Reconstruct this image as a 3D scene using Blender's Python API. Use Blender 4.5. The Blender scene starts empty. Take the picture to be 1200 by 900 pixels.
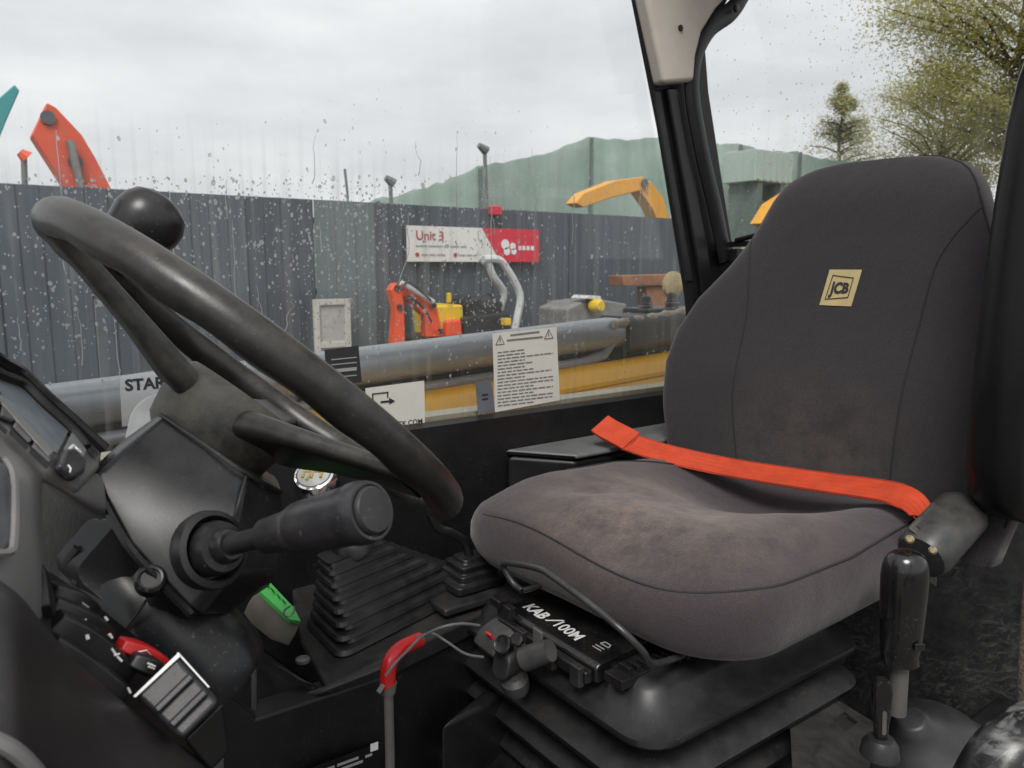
import bpy, bmesh, math, random
import numpy as np
from mathutils import Vector, Matrix, Quaternion
random.seed(7); rng = np.random.default_rng(7)
R = math.radians
scene = bpy.context.scene
# ---------------------------------------------------------------- camera
# frame: x = towards the rear of the vehicle, y = across the cab (away from the open door), z = up
# "eye" = camera at eye level EZ above the yard; coordinates below are written relative to it
EZ = 2.0
PITCH = R(8.7); YAW = R(54); FPX = 900.0
fh = Vector((math.cos(YAW), math.sin(YAW), 0)); rt = Vector((math.sin(YAW), -math.cos(YAW), 0)); zz = Vector((0, 0, 1))
fw = math.cos(PITCH) * fh - math.sin(PITCH) * zz
up = math.sin(PITCH) * fh + math.cos(PITCH) * zz
cam = bpy.data.cameras.new('camera'); camo = bpy.data.objects.new('camera', cam)
scene.collection.objects.link(camo)
m3 = Matrix((rt, up, -fw)).transposed()
camo.matrix_world = Matrix.Translation((0, 0, EZ)) @ m3.to_4x4()
cam.sensor_width = 36; cam.sensor_fit = 'HORIZONTAL'; cam.lens = 36 * FPX / 1200
cam.clip_start = 0.02; cam.clip_end = 600
cam.dof.use_dof = True; cam.dof.focus_distance = 0.95; cam.dof.aperture_fstop = 13.0
scene.camera = camo
# ---------------------------------------------------------------- world, sun, exposure
SUN_EL, SUN_AZ = 58, 200
w = bpy.data.worlds.new('World'); scene.world = w; w.use_nodes = True
nt = w.node_tree; nt.nodes.clear()
def N(nt, t, **kw):
    n = nt.nodes.new(t)
    for k, v in kw.items(): setattr(n, k, v)
    return n
sky = N(nt, 'ShaderNodeTexSky'); sky.sky_type = 'NISHITA'; sky.sun_disc = False
sky.sun_elevation = R(SUN_EL); sky.sun_rotation = R(SUN_AZ); sky.dust_density = 6; sky.air_density = 1.5
hs = N(nt, 'ShaderNodeHueSaturation'); hs.inputs['Saturation'].default_value = 0.12; hs.inputs['Value'].default_value = 1.0
tc = N(nt, 'ShaderNodeTexCoord'); mp = N(nt, 'ShaderNodeMapping'); mp.inputs['Scale'].default_value = (1.6, 1.6, 5.0)
nz = N(nt, 'ShaderNodeTexNoise'); nz.inputs['Scale'].default_value = 1.7; nz.inputs['Detail'].default_value = 5; nz.inputs['Roughness'].default_value = .55
cr = N(nt, 'ShaderNodeValToRGB'); cr.color_ramp.elements[0].position = .3; cr.color_ramp.elements[1].position = .72
cr.color_ramp.elements[0].color = (4.4, 4.55, 4.65, 1); cr.color_ramp.elements[1].color = (6.6, 6.66, 6.72, 1)
mx = N(nt, 'ShaderNodeMixRGB'); mx.inputs[0].default_value = .88
bg = N(nt, 'ShaderNodeBackground'); bg.inputs[1].default_value = 0.1
wo = N(nt, 'ShaderNodeOutputWorld')
L = nt.links.new
L(sky.outputs[0], hs.inputs['Color']); L(tc.outputs['Generated'], mp.inputs[0]); L(mp.outputs[0], nz.inputs[0]); L(nz.outputs[0], cr.inputs[0])
L(hs.outputs[0], mx.inputs[1]); L(cr.outputs[0], mx.inputs[2]); L(mx.outputs[0], bg.inputs[0]); L(bg.outputs[0], wo.inputs[0])
sl = bpy.data.lights.new('sun', 'SUN'); sl.energy = 1.5; sl.angle = R(22); sl.color = (1, .97, .93)
so = bpy.data.objects.new('sun', sl); scene.collection.objects.link(so)
sd = Vector((-.45, -.42, .80)).normalized()          # towards the veiled sun
so.rotation_euler = sd.to_track_quat('Z', 'Y').to_euler()
so.location = (0, 0, 6)
scene.view_settings.view_transform = 'Standard'; scene.view_settings.look = 'None'
scene.view_settings.exposure = 0.7; scene.view_settings.gamma = 1
scene.render.engine = 'CYCLES'
cy = scene.cycles; cy.use_denoising = True; cy.max_bounces = 10; cy.transparent_max_bounces = 16
cy.diffuse_bounces = 4; cy.glossy_bounces = 4; cy.transmission_bounces = 8; cy.caustics_refractive = False; cy.caustics_reflective = False

# ---------------------------------------------------------------- positions from the photograph
def G(px, py, d=1.0): return d * (fw + (px - 600) / FPX * rt + (450 - py) / FPX * up)
def aY(px, py, y): g = G(px, py); return g * (y / g.y)
def aX(px, py, x): g = G(px, py); return g * (x / g.x)
def aZ(px, py, z): g = G(px, py); return g * (z / g.z)
def aP(px, py, p0, n): g = G(px, py); return g * (Vector(p0).dot(n) / g.dot(n))
# ---------------------------------------------------------------- mesh helpers: each returns (verts, faces)
def join(*parts):
    v, f = [], []
    for pv, pf in parts:
        o = len(v); v += [Vector(p) for p in pv]; f += [[i + o for i in q] for q in pf]
    return v, f
def loft(loops, cap0=True, cap1=True, closed=True):
    n = len(loops[0]); v = [Vector(p) for l in loops for p in l]; f = []
    m = n if closed else n - 1
    for a in range(len(loops) - 1):
        for i in range(m):
            j = (i + 1) % n
            f.append([a * n + i, a * n + j, (a + 1) * n + j, (a + 1) * n + i])
    if cap0: f.append(list(range(n))[::-1])
    if cap1: f.append([(len(loops) - 1) * n + i for i in range(n)])
    return v, f
def box(c, s, ax=None):
    c = Vector(c); ax = ax or (Vector((1, 0, 0)), Vector((0, 1, 0)), Vector((0, 0, 1)))
    P = [c + ax[0] * (s[0] / 2 * a) + ax[1] * (s[1] / 2 * b) + ax[2] * (s[2] / 2 * d) for d in (-1, 1) for a, b in ((-1, -1), (1, -1), (1, 1), (-1, 1))]
    return P, [[3, 2, 1, 0], [4, 5, 6, 7], [0, 1, 5, 4], [1, 2, 6, 5], [2, 3, 7, 6], [3, 0, 4, 7]]
def prism(poly, off):
    poly = [Vector(p) for p in poly]; off = Vector(off); n = len(poly)
    return poly + [p + off for p in poly], [list(range(n))[::-1], [n + i for i in range(n)]] + [[i, (i + 1) % n, n + (i + 1) % n, n + i] for i in range(n)]
def frame(d):
    d = d.normalized(); a = Vector((0, 0, 1)) if abs(d.z) < .9 else Vector((1, 0, 0))
    x = d.cross(a).normalized(); return x, d.cross(x).normalized()
def smooth_path(pts, k=6):
    P = [Vector(p) for p in pts]; out = []
    for i in range(len(P) - 1):
        p0 = P[max(i - 1, 0)]; p1 = P[i]; p2 = P[i + 1]; p3 = P[min(i + 2, len(P) - 1)]
        for j in range(k):
            t = j / k
            out.append(.5 * ((2 * p1) + (p2 - p0) * t + (2 * p0 - 5 * p1 + 4 * p2 - p3) * t * t + (3 * p1 - p0 - 3 * p2 + p3) * t ** 3))
    out.append(P[-1]); return out
def tube(path, r, seg=10, closed=False, caps=True, flat=1.0, nrm=None):
    P = [Vector(p) for p in path]; n = len(P); loops = []; x = None
    rr = r if isinstance(r, (list, tuple)) else [r] * n
    for i in range(n):
        if closed: d = P[(i + 1) % n] - P[i - 1]
        else: d = P[min(i + 1, n - 1)] - P[max(i - 1, 0)]
        d.normalize()
        if nrm is not None: x = (Vector(nrm) - d * d.dot(Vector(nrm))).normalized()
        elif x is None: x, _ = frame(d)
        else: x = (x - d * x.dot(d)).normalized()
        y = d.cross(x)
        loops.append([P[i] + rr[i] * (math.cos(t) * x * flat + math.sin(t) * y) for t in [2 * math.pi * k / seg for k in range(seg)]])
    if closed: loops.append(loops[0]); return loft(loops, False, False)
    return loft(loops, caps, caps)
def lathe(prof, o, ax, seg=24, sx=1.0, xdir=None):
    o = Vector(o); ax = Vector(ax).normalized(); x, y = frame(ax)
    if xdir is not None:
        x = Vector(xdir); x = (x - ax * x.dot(ax)).normalized(); y = ax.cross(x)
    loops = [[o + ax * h + max(r, 1e-5) * (math.cos(t) * x * sx + math.sin(t) * y) for t in [2 * math.pi * k / seg for k in range(seg)]] for r, h in prof]
    return loft(loops)
def rrect(a, b, r, n=6):
    pts = []
    for cx, cyy, t0 in ((a - r, b - r, 0), (-(a - r), b - r, 90), (-(a - r), -(b - r), 180), (a - r, -(b - r), 270)):
        for k in range(n + 1):
            t = R(t0 + 90 * k / n); pts.append((cx + r * math.cos(t), cyy + r * math.sin(t)))
    return pts
def place2(pts, o, x, y): return [Vector(o) + Vector(x) * a + Vector(y) * b for a, b in pts]
def sheet(pts, nrm, th=.0006):
    n = Vector(nrm).normalized() * th
    return prism(pts, n)
def ribbon(path, wdirs, wd, th=.0016):
    loops = []
    P = [Vector(p) for p in path]
    for i, p in enumerate(P):
        d = (P[min(i + 1, len(P) - 1)] - P[max(i - 1, 0)]).normalized()
        wv = Vector(wdirs[i]); wv = (wv - d * wv.dot(d)).normalized(); nn = d.cross(wv)
        h = wd / 2
        top = [p + wv * (h * (1 - 2 * k / 20)) + nn * (th * (.6 if k in (0, 20) else 1.0) + (.0006 if (k % 4) in (1, 2) else 0)) for k in range(21)]
        loops.append(top + [p - wv * h - nn * th, p + wv * h - nn * th])
    return loft(loops)

# ---------------------------------------------------------------- objects
WL = {}
def prop(o, label=None, cat=None, group=None, kind=None):
    if label: o['label'] = label
    if cat: o['category'] = cat
    if group: o['group'] = group
    if kind: o['kind'] = kind
    return o
def root(name, loc, label, cat, group=None, kind=None):
    o = bpy.data.objects.new(name, None); scene.collection.objects.link(o)
    o.empty_display_size = .05; loc = Vector(loc) + Vector((0, 0, EZ)); o.location = loc; WL[o.name] = loc
    return prop(o, label, cat, group, kind)
def mk(name, vf, mat, parent=None, label=None, cat=None, group=None, kind=None, bevel=0, seg=2, sub=0, smooth=True, sharp=38, origin='base'):
    v, f = vf; v = [Vector(p) for p in v]
    lo = Vector([min(p[i] for p in v) for i in range(3)]); hi = Vector([max(p[i] for p in v) for i in range(3)])
    c = (lo + hi) / 2; c.z = lo.z if parent is None else c.z
    me = bpy.data.meshes.new(name); me.from_pydata([p - c for p in v], [], f)
    bm = bmesh.new(); bm.from_mesh(me); bmesh.ops.recalc_face_normals(bm, faces=bm.faces[:]); bm.to_mesh(me); bm.free()
    me.materials.append(mat)
    o = bpy.data.objects.new(name, me); scene.collection.objects.link(o)
    wl = c + Vector((0, 0, EZ)); WL[o.name] = wl
    if parent is not None: o.parent = parent; o.location = wl - WL[parent.name]
    else: o.location = wl
    if smooth:
        me.polygons.foreach_set('use_smooth', [True] * len(me.polygons))
        if not bevel and not sub: me.set_sharp_from_angle(angle=R(sharp))
    if bevel:
        b = o.modifiers.new('bevel', 'BEVEL'); b.width = bevel; b.segments = seg; b.limit_method = 'ANGLE'; b.angle_limit = R(30); b.harden_normals = True
    if sub:
        s = o.modifiers.new('sub', 'SUBSURF'); s.levels = sub; s.render_levels = sub
    return prop(o, label, cat, group, kind)
_tc = {}
def text(s, size, o, x, y, th=.0004, bold=0.0, align='LEFT', shear=0):
    cu = bpy.data.curves.new('t', 'FONT'); cu.body = s; cu.size = size; cu.offset = bold * size; cu.align_x = align; cu.shear = shear; cu.resolution_u = 3
    ob = bpy.data.objects.new('t', cu); scene.collection.objects.link(ob)
    dg = bpy.context.evaluated_depsgraph_get(); me = bpy.data.meshes.new_from_object(ob.evaluated_get(dg))
    x = Vector(x).normalized(); y = Vector(y); y = (y - x * y.dot(x)).normalized(); n = x.cross(y)
    v = [Vector(o) + x * p.co.x + y * p.co.y + n * th for p in me.vertices]; f = [list(p.vertices) for p in me.polygons]
    bpy.data.objects.remove(ob); bpy.data.meshes.remove(me); bpy.data.curves.remove(cu)
    return v, f

# ---------------------------------------------------------------- materials
def newmat(name):
    m = bpy.data.materials.new(name); m.use_nodes = True; m.node_tree.nodes.clear(); return m, m.node_tree
MATS = {}
def surf(name, col, rough=.5, dust=0.0, dustcol=(.20, .17, .13), var=.25, bump=.15, bscale=900, metal=0.0, spec=.5, scale=14, scratch=0.0, sheen=0.0, coat=0.0, scol=(.15, .15, .147), speck=0.0, updust=True, stretch=(1, 1, 1), bdist=.0004):
    """base colour with mottling, settled dust on upward faces, worn scratches, fine relief"""
    if name in MATS: return MATS[name]
    m, t = newmat(name); l = t.links.new
    out = N(t, 'ShaderNodeOutputMaterial'); p = N(t, 'ShaderNodeBsdfPrincipled'); l(p.outputs[0], out.inputs[0])
    tc = N(t, 'ShaderNodeTexCoord'); mp = N(t, 'ShaderNodeMapping'); mp.inputs['Scale'].default_value = stretch; l(tc.outputs['Object'], mp.inputs[0])
    n1 = N(t, 'ShaderNodeTexNoise'); n1.inputs['Scale'].default_value = scale; n1.inputs['Detail'].default_value = 8; n1.inputs['Roughness'].default_value = .65; l(mp.outputs[0], n1.inputs[0])
    r1 = N(t, 'ShaderNodeValToRGB'); r1.color_ramp.elements[0].position = .3; r1.color_ramp.elements[1].position = .75
    a = [c * (1 - var) for c in col]; b = [min(1, c * (1 + var)) for c in col]
    r1.color_ramp.elements[0].color = (*a, 1); r1.color_ramp.elements[1].color = (*b, 1); l(n1.outputs[0], r1.inputs[0])
    c_out = r1.outputs[0]; rsock = None
    rr = N(t, 'ShaderNodeMapRange'); rr.inputs[3].default_value = max(.03, rough - .1); rr.inputs[4].default_value = min(1, rough + .12); l(n1.outputs[0], rr.inputs[0]); rsock = rr.outputs[0]
    if dust > 0:
        n2 = N(t, 'ShaderNodeTexNoise'); n2.inputs['Scale'].default_value = scale * 2.3; n2.inputs['Detail'].default_value = 10; n2.inputs['Roughness'].default_value = .7; l(mp.outputs[0], n2.inputs[0])
        r2 = N(t, 'ShaderNodeMapRange'); r2.inputs[1].default_value = .38; r2.inputs[2].default_value = .78; l(n2.outputs[0], r2.inputs[0])
        fac = r2.outputs[0]
        if updust:
            ge = N(t, 'ShaderNodeNewGeometry'); sx = N(t, 'ShaderNodeSeparateXYZ'); l(ge.outputs['Normal'], sx.inputs[0])
            r3 = N(t, 'ShaderNodeMapRange'); r3.inputs[1].default_value = -.2; r3.inputs[2].default_value = .9; r3.inputs[3].default_value = .25; l(sx.outputs[2], r3.inputs[0])
            mu = N(t, 'ShaderNodeMath', operation='MULTIPLY'); l(fac, mu.inputs[0]); l(r3.outputs[0], mu.inputs[1]); fac = mu.outputs[0]
        mu2 = N(t, 'ShaderNodeMath', operation='MULTIPLY'); mu2.inputs[1].default_value = dust; l(fac, mu2.inputs[0]); fac = mu2.outputs[0]
        mix = N(t, 'ShaderNodeMixRGB'); l(fac, mix.inputs[0]); l(c_out, mix.inputs[1]); mix.inputs[2].default_value = (*dustcol, 1); c_out = mix.outputs[0]
        m4 = N(t, 'ShaderNodeMixRGB'); l(fac, m4.inputs[0]); l(rsock, m4.inputs[1]); m4.inputs[2].default_value = (.9, .9, .9, 1); rsock = m4.outputs[0]
    if scratch > 0:
        fs = None
        for k, (ang, sc) in enumerate(((.55, 1), (.95, 1.4), (.2, .8))):
            mr = N(t, 'ShaderNodeMapping'); mr.inputs['Rotation'].default_value = (ang, 0, 0); l(tc.outputs['Object'], mr.inputs[0]); ms = N(t, 'ShaderNodeMapping'); ms.inputs['Location'].default_value = (k * 7.3, k * 3.1, 0); ms.inputs['Scale'].default_value = (20 * sc, 24 * sc, 70 * sc); l(mr.outputs[0], ms.inputs[0])
            ns = N(t, 'ShaderNodeTexNoise'); ns.inputs['Scale'].default_value = 1.6; ns.inputs['Detail'].default_value = 5; ns.inputs['Distortion'].default_value = .6; l(ms.outputs[0], ns.inputs[0])
            rs = N(t, 'ShaderNodeMapRange'); rs.inputs[1].default_value = .55; rs.inputs[2].default_value = .75; l(ns.outputs[0], rs.inputs[0])
            if fs is None: fs = rs.outputs[0]
            else:
                mm = N(t, 'ShaderNodeMath', operation='MAXIMUM'); l(fs, mm.inputs[0]); l(rs.outputs[0], mm.inputs[1]); fs = mm.outputs[0]
        ng = N(t, 'ShaderNodeTexNoise'); ng.inputs['Scale'].default_value = 5; ng.inputs['Detail'].default_value = 4; l(tc.outputs['Object'], ng.inputs[0])
        rg = N(t, 'ShaderNodeMapRange'); rg.inputs[1].default_value = .38; rg.inputs[2].default_value = .60; rg.inputs[4].default_value = scratch; l(ng.outputs[0], rg.inputs[0])
        mm = N(t, 'ShaderNodeMath', operation='MULTIPLY'); l(fs, mm.inputs[0]); l(rg.outputs[0], mm.inputs[1])
        mix = N(t, 'ShaderNodeMixRGB'); l(mm.outputs[0], mix.inputs[0]); l(c_out, mix.inputs[1]); mix.inputs[2].default_value = (*scol, 1); c_out = mix.outputs[0]
    if speck > 0:      # loose grit and lint
        nk = N(t, 'ShaderNodeTexNoise'); nk.inputs['Scale'].default_value = 330; nk.inputs['Detail'].default_value = 3; l(tc.outputs['Object'], nk.inputs[0])
        rk = N(t, 'ShaderNodeMapRange'); rk.inputs[1].default_value = .64; rk.inputs[2].default_value = .74; l(nk.outputs[0], rk.inputs[0])
        rl = N(t, 'ShaderNodeMapRange'); rl.inputs[1].default_value = .42; rl.inputs[2].default_value = .65; rl.inputs[4].default_value = speck; l(n1.outputs[0], rl.inputs[0])
        mk_ = N(t, 'ShaderNodeMath', operation='MULTIPLY'); l(rk.outputs[0], mk_.inputs[0]); l(rl.outputs[0], mk_.inputs[1])
        mix = N(t, 'ShaderNodeMixRGB'); l(mk_.outputs[0], mix.inputs[0]); l(c_out, mix.inputs[1]); mix.inputs[2].default_value = (.26, .24, .21, 1); c_out = mix.outputs[0]
    l(c_out, p.inputs['Base Color']); l(rsock, p.inputs['Roughness'])
    p.inputs['Metallic'].default_value = metal; p.inputs['Specular IOR Level'].default_value = spec
    if sheen: p.inputs['Sheen Weight'].default_value = sheen; p.inputs['Sheen Roughness'].default_value = .5
    if coat: p.inputs['Coat Weight'].default_value = coat; p.inputs['Coat Roughness'].default_value = .12
    if bump:
        nb = N(t, 'ShaderNodeTexNoise'); nb.inputs['Scale'].default_value = bscale; nb.inputs['Detail'].default_value = 2; l(tc.outputs['Object'], nb.inputs[0])
        bp = N(t, 'ShaderNodeBump'); bp.inputs['Strength'].default_value = bump; bp.inputs['Distance'].default_value = bdist; l(nb.outputs[0], bp.inputs['Height']); l(bp.outputs[0], p.inputs['Normal'])
    MATS[name] = m; return m
black = surf('black_plastic', (.010, .010, .011), .30, dust=.10, bump=.15, bscale=1400, speck=.35)
blackdusty = surf('dusty_black_plastic', (.017, .017, .018), .42, dust=.28, dustcol=(.13, .115, .10), bump=.18, bscale=1300, speck=.35)
greyplast = surf('charcoal_plastic', (.020, .020, .023), .32, dust=.22, dustcol=(.15, .14, .13), bump=.2, bscale=1200, speck=.35)
colplast = surf('column_plastic', (.009, .010, .012), .27, dust=.10, spec=.38, bump=.08, bscale=1500, scale=8, speck=.35)
rubber = surf('black_rubber', (.010, .010, .011), .38, dust=.22, dustcol=(.12, .11, .10), bump=.15, bscale=700, speck=.35)
rimmat = surf('worn_rim', (.015, .014, .014), .30, dust=.38, dustcol=(.17, .145, .11), bump=.25, bscale=800, scale=22, speck=.35)
gloss = surf('gloss_black', (.006, .006, .007), .2, dust=.12, bump=.08, bscale=400, scale=9, coat=.3, speck=.35)
dashmat = surf('dash_skin', (.15, .147, .147), .45, dust=.45, dustcol=(.20, .18, .15), bump=.2, bscale=1500, scale=9, speck=.35)
dashdark = surf('dash_dark', (.018, .016, .017), .42, dust=.06, bump=.35, bscale=1600, speck=.15)
switchm = surf('switch_black', (.009, .009, .010), .35, bump=.2, bscale=1500, dust=.08)
darkcab = surf('cab_black', (.007, .007, .0075), .42, dust=.15, dustcol=(.08, .075, .07), bump=.3, bscale=500, speck=.35)
scuffed = surf('scuffed_black', (.022, .023, .024), .36, dust=.35, dustcol=(.12, .115, .11), updust=False, scratch=.8, bump=.2, bscale=300)
scuffrail = surf('scuffed_rail', (.008, .008, .009), .30, scratch=1.0, scol=(.5, .5, .48), bump=.3, bscale=300, scale=30)
steel = surf('bare_steel', (.30, .29, .28), .38, dust=.45, dustcol=(.12, .10, .08), metal=.85, bump=.25, bscale=400)
dullsteel = surf('dull_steel', (.16, .155, .15), .48, dust=.5, dustcol=(.11, .10, .085), metal=.5, bump=.3, bscale=300, updust=False)
chrome = surf('chrome', (.75, .75, .75), .09, metal=1.0, var=.05, bump=0)
gold = surf('gold_print', (.55, .42, .14), .4, var=.1, bump=0)
orange = surf('orange_belt', (.52, .052, .017), .6, var=.2, dust=.25, dustcol=(.35, .12, .06), bump=.7, bscale=900, scale=30, spec=.3)
redp = surf('red_plastic', (.48, .012, .014), .32, var=.12, dust=.12, bump=.15)
white = surf('white_print', (.75, .75, .74), .6, var=.03, bump=0)
greyprint = surf('grey_print', (.30, .30, .30), .6, var=.03, bump=0)
blackprint = surf('black_print', (.02, .02, .022), .6, var=.03, bump=0)
cream = surf('cream_paint', (.78, .72, .56), .5, var=.10, dust=.2, dustcol=(.35, .29, .18), bump=.1, bscale=200)
liner = surf('roof_liner', (.62, .56, .49), .8, var=.08, dust=.1, bump=.5, bscale=900)
patchm = surf('patch_cloth', (.50, .40, .20), .8, var=.12, bump=.8, bscale=1600, scale=40)
green = surf('green_tag', (.09, .48, .11), .5, var=.2, bump=.1)
paper = surf('paper', (.62, .61, .55), .7, var=.06, bump=.1, scale=20, dust=.2, dustcol=(.4, .36, .27), updust=False)
boommat = surf('boom_steel', (.42, .45, .48), .28, dust=.35, dustcol=(.16, .15, .13), metal=.25, bump=.15, bscale=60, stretch=(.4, 2, 2), scale=9)
darkboom = surf('boom_dark', (.09, .10, .105), .5, dust=.5, dustcol=(.13, .11, .09), bump=.2, bscale=80)
yellow = surf('yellow_paint', (.95, .47, .008), .35, var=.06, dust=.05, dustcol=(.30, .19, .07), bump=.05, scale=6)
mud = surf('mud', (.085, .055, .035), .9, var=.5, bump=1.0, bscale=60, scale=18, bdist=.01)
rope = surf('rope', (.50, .45, .36), .9, var=.25, bump=1, bscale=300, scale=60)
screenm = surf('display_glass', (.14, .17, .19), .08, var=.15, bump=0, scale=20, dust=.25, dustcol=(.35, .35, .33))
# seat cloth: fine weave, faded and dusty where it is sat on
def cloth(name, col, worn, wornamt, cx, rad):
    m, t = newmat(name); l = t.links.new
    out = N(t, 'ShaderNodeOutputMaterial'); p = N(t, 'ShaderNodeBsdfPrincipled'); l(p.outputs[0], out.inputs[0])
    tc = N(t, 'ShaderNodeTexCoord')
    n1 = N(t, 'ShaderNodeTexNoise'); n1.inputs['Scale'].default_value = 16; n1.inputs['Detail'].default_value = 12; n1.inputs['Roughness'].default_value = .78; l(tc.outputs['Object'], n1.inputs[0])
    nf = N(t, 'ShaderNodeTexNoise'); nf.inputs['Scale'].default_value = 620; nf.inputs['Detail'].default_value = 2; l(tc.outputs['Object'], nf.inputs[0])
    vd = N(t, 'ShaderNodeVectorMath', operation='SUBTRACT'); vd.inputs[1].default_value = cx; l(tc.outputs['Object'], vd.inputs[0])
    vs = N(t, 'ShaderNodeVectorMath', operation='MULTIPLY'); vs.inputs[1].default_value = rad; l(vd.outputs[0], vs.inputs[0])
    ln = N(t, 'ShaderNodeVectorMath', operation='LENGTH'); l(vs.outputs[0], ln.inputs[0])
    ra = N(t, 'ShaderNodeMapRange'); ra.inputs[1].default_value = 1.15; ra.inputs[2].default_value = .15; ra.interpolation_type = 'SMOOTHSTEP'; l(ln.outputs['Value'], ra.inputs[0])
    rn = N(t, 'ShaderNodeMapRange'); rn.inputs[1].default_value = .38; rn.inputs[2].default_value = .64; rn.inputs[3].default_value = .15; l(n1.outputs[0], rn.inputs[0])
    mu = N(t, 'ShaderNodeMath', operation='MULTIPLY'); l(ra.outputs[0], mu.inputs[0]); l(rn.outputs[0], mu.inputs[1])
    m2 = N(t, 'ShaderNodeMath', operation='MULTIPLY'); m2.inputs[1].default_value = wornamt; l(mu.outputs[0], m2.inputs[0])
    mix = N(t, 'ShaderNodeMixRGB'); mix.inputs[1].default_value = (*col, 1); mix.inputs[2].default_value = (*worn, 1); l(m2.outputs[0], mix.inputs[0])
    fr = N(t, 'ShaderNodeMapRange'); fr.inputs[1].default_value = .25; fr.inputs[2].default_value = .75; fr.inputs[3].default_value = .74; fr.inputs[4].default_value = 1.26; l(nf.outputs[0], fr.inputs[0])
    m3_ = N(t, 'ShaderNodeVectorMath', operation='SCALE'); l(mix.outputs[0], m3_.inputs[0]); l(fr.outputs[0], m3_.inputs['Scale'])
    l(m3_.outputs[0], p.inputs['Base Color']); p.inputs['Roughness'].default_value = .92; p.inputs['Specular IOR Level'].default_value = .15
    p.inputs['Sheen Weight'].default_value = .35; p.inputs['Sheen Roughness'].default_value = .45; p.inputs['Sheen Tint'].default_value = (.8, .75, .75, 1)
    bp = N(t, 'ShaderNodeBump'); bp.inputs['Strength'].default_value = .8; bp.inputs['Distance'].default_value = .0010; l(nf.outputs[0], bp.inputs['Height'])
    nw = N(t, 'ShaderNodeTexNoise'); nw.inputs['Scale'].default_value = 16; nw.inputs['Detail'].default_value = 3; l(tc.outputs['Object'], nw.inputs[0])
    b2 = N(t, 'ShaderNodeBump'); b2.inputs['Strength'].default_value = .55; b2.inputs['Distance'].default_value = .006; l(nw.outputs[0], b2.inputs['Height']); l(bp.outputs[0], b2.inputs['Normal']); l(b2.outputs[0], p.inputs['Normal'])
    return m
cloth_cushion = cloth('cushion_cloth', (.051, .042, .047), (.20, .158, .128), .95, (-.08, -.02, .06), (4.2, 4.0, 6))
cloth_back = cloth('backrest_cloth', (.038, .035, .038), (.095, .082, .074), .75, (-.05, 0, -.19), (3, 4.5, 6.5))
vinyl = surf('armrest_vinyl', (.006, .006, .0065), .3, bump=.1, bscale=400, scale=9, spec=.22)
satin = surf('satin_housing', (.011, .011, .012), .36, dust=.2, dustcol=(.1, .1, .1), bump=.1, scale=8, speck=.35)
seam = surf('seam_thread', (.022, .020, .021), .9, bump=0)
# wet, dirty pane: mostly clear, a little mirror, dried run-marks that scatter light
def glass_mat(name, dirt, zlo):
    m, t = newmat(name); l = t.links.new
    out = N(t, 'ShaderNodeOutputMaterial'); tr = N(t, 'ShaderNodeBsdfTransparent'); tr.inputs[0].default_value = (.972, .976, .978, 1)
    gl = N(t, 'ShaderNodeBsdfGlossy'); gl.inputs['Roughness'].default_value = .03
    fr = N(t, 'ShaderNodeFresnel'); fr.inputs[0].default_value = 1.25
    m1 = N(t, 'ShaderNodeMixShader'); l(fr.outputs[0], m1.inputs[0]); l(tr.outputs[0], m1.inputs[1]); l(gl.outputs[0], m1.inputs[2])
    tc = N(t, 'ShaderNodeTexCoord'); mp = N(t, 'ShaderNodeMapping'); l(tc.outputs['Object'], mp.inputs[0])
    mp.inputs['Scale'].default_value = (70, 70, 2.2)
    n1 = N(t, 'ShaderNodeTexNoise'); n1.inputs['Scale'].default_value = 1; n1.inputs['Detail'].default_value = 5; l(mp.outputs[0], n1.inputs[0])
    r1 = N(t, 'ShaderNodeMapRange'); r1.inputs[1].default_value = .52; r1.inputs[2].default_value = .78; l(n1.outputs[0], r1.inputs[0])
    n2 = N(t, 'ShaderNodeTexNoise'); n2.inputs['Scale'].default_value = 3.5; n2.inputs['Detail'].default_value = 5; l(tc.outputs['Object'], n2.inputs[0])
    r2 = N(t, 'ShaderNodeMapRange'); r2.inputs[1].default_value = .35; r2.inputs[2].default_value = .7; r2.inputs[3].default_value = .25; l(n2.outputs[0], r2.inputs[0])
    mu = N(t, 'ShaderNodeMath', operation='MULTIPLY'); l(r1.outputs[0], mu.inputs[0]); l(r2.outputs[0], mu.inputs[1])
    ma0 = N(t, 'ShaderNodeMath', operation='MULTIPLY_ADD'); ma0.inputs[1].default_value = dirt; ma0.inputs[2].default_value = dirt * .12; l(mu.outputs[0], ma0.inputs[0])
    sz = N(t, 'ShaderNodeSeparateXYZ'); l(tc.outputs['Object'], sz.inputs[0]); rz = N(t, 'ShaderNodeMapRange'); rz.inputs[1].default_value = zlo; rz.inputs[2].default_value = zlo + .09; rz.inputs[3].default_value = 1; rz.inputs[4].default_value = .03; l(sz.outputs[2], rz.inputs[0])
    ma = N(t, 'ShaderNodeMath', operation='MULTIPLY'); l(ma0.outputs[0], ma.inputs[0]); l(rz.outputs[0], ma.inputs[1])
    df = N(t, 'ShaderNodeBsdfTranslucent'); df.inputs[0].default_value = (.72, .73, .72, 1)
    m2 = N(t, 'ShaderNodeMixShader'); l(ma.outputs[0], m2.inputs[0]); l(m1.outputs[0], m2.inputs[1]); l(df.outputs[0], m2.inputs[2]); l(m2.outputs[0], out.inputs[0])
    return m
pane_side = glass_mat('wet_glass', .30, -.12); pane_rear = glass_mat('wet_rear_glass', .3, -.17)
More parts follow.
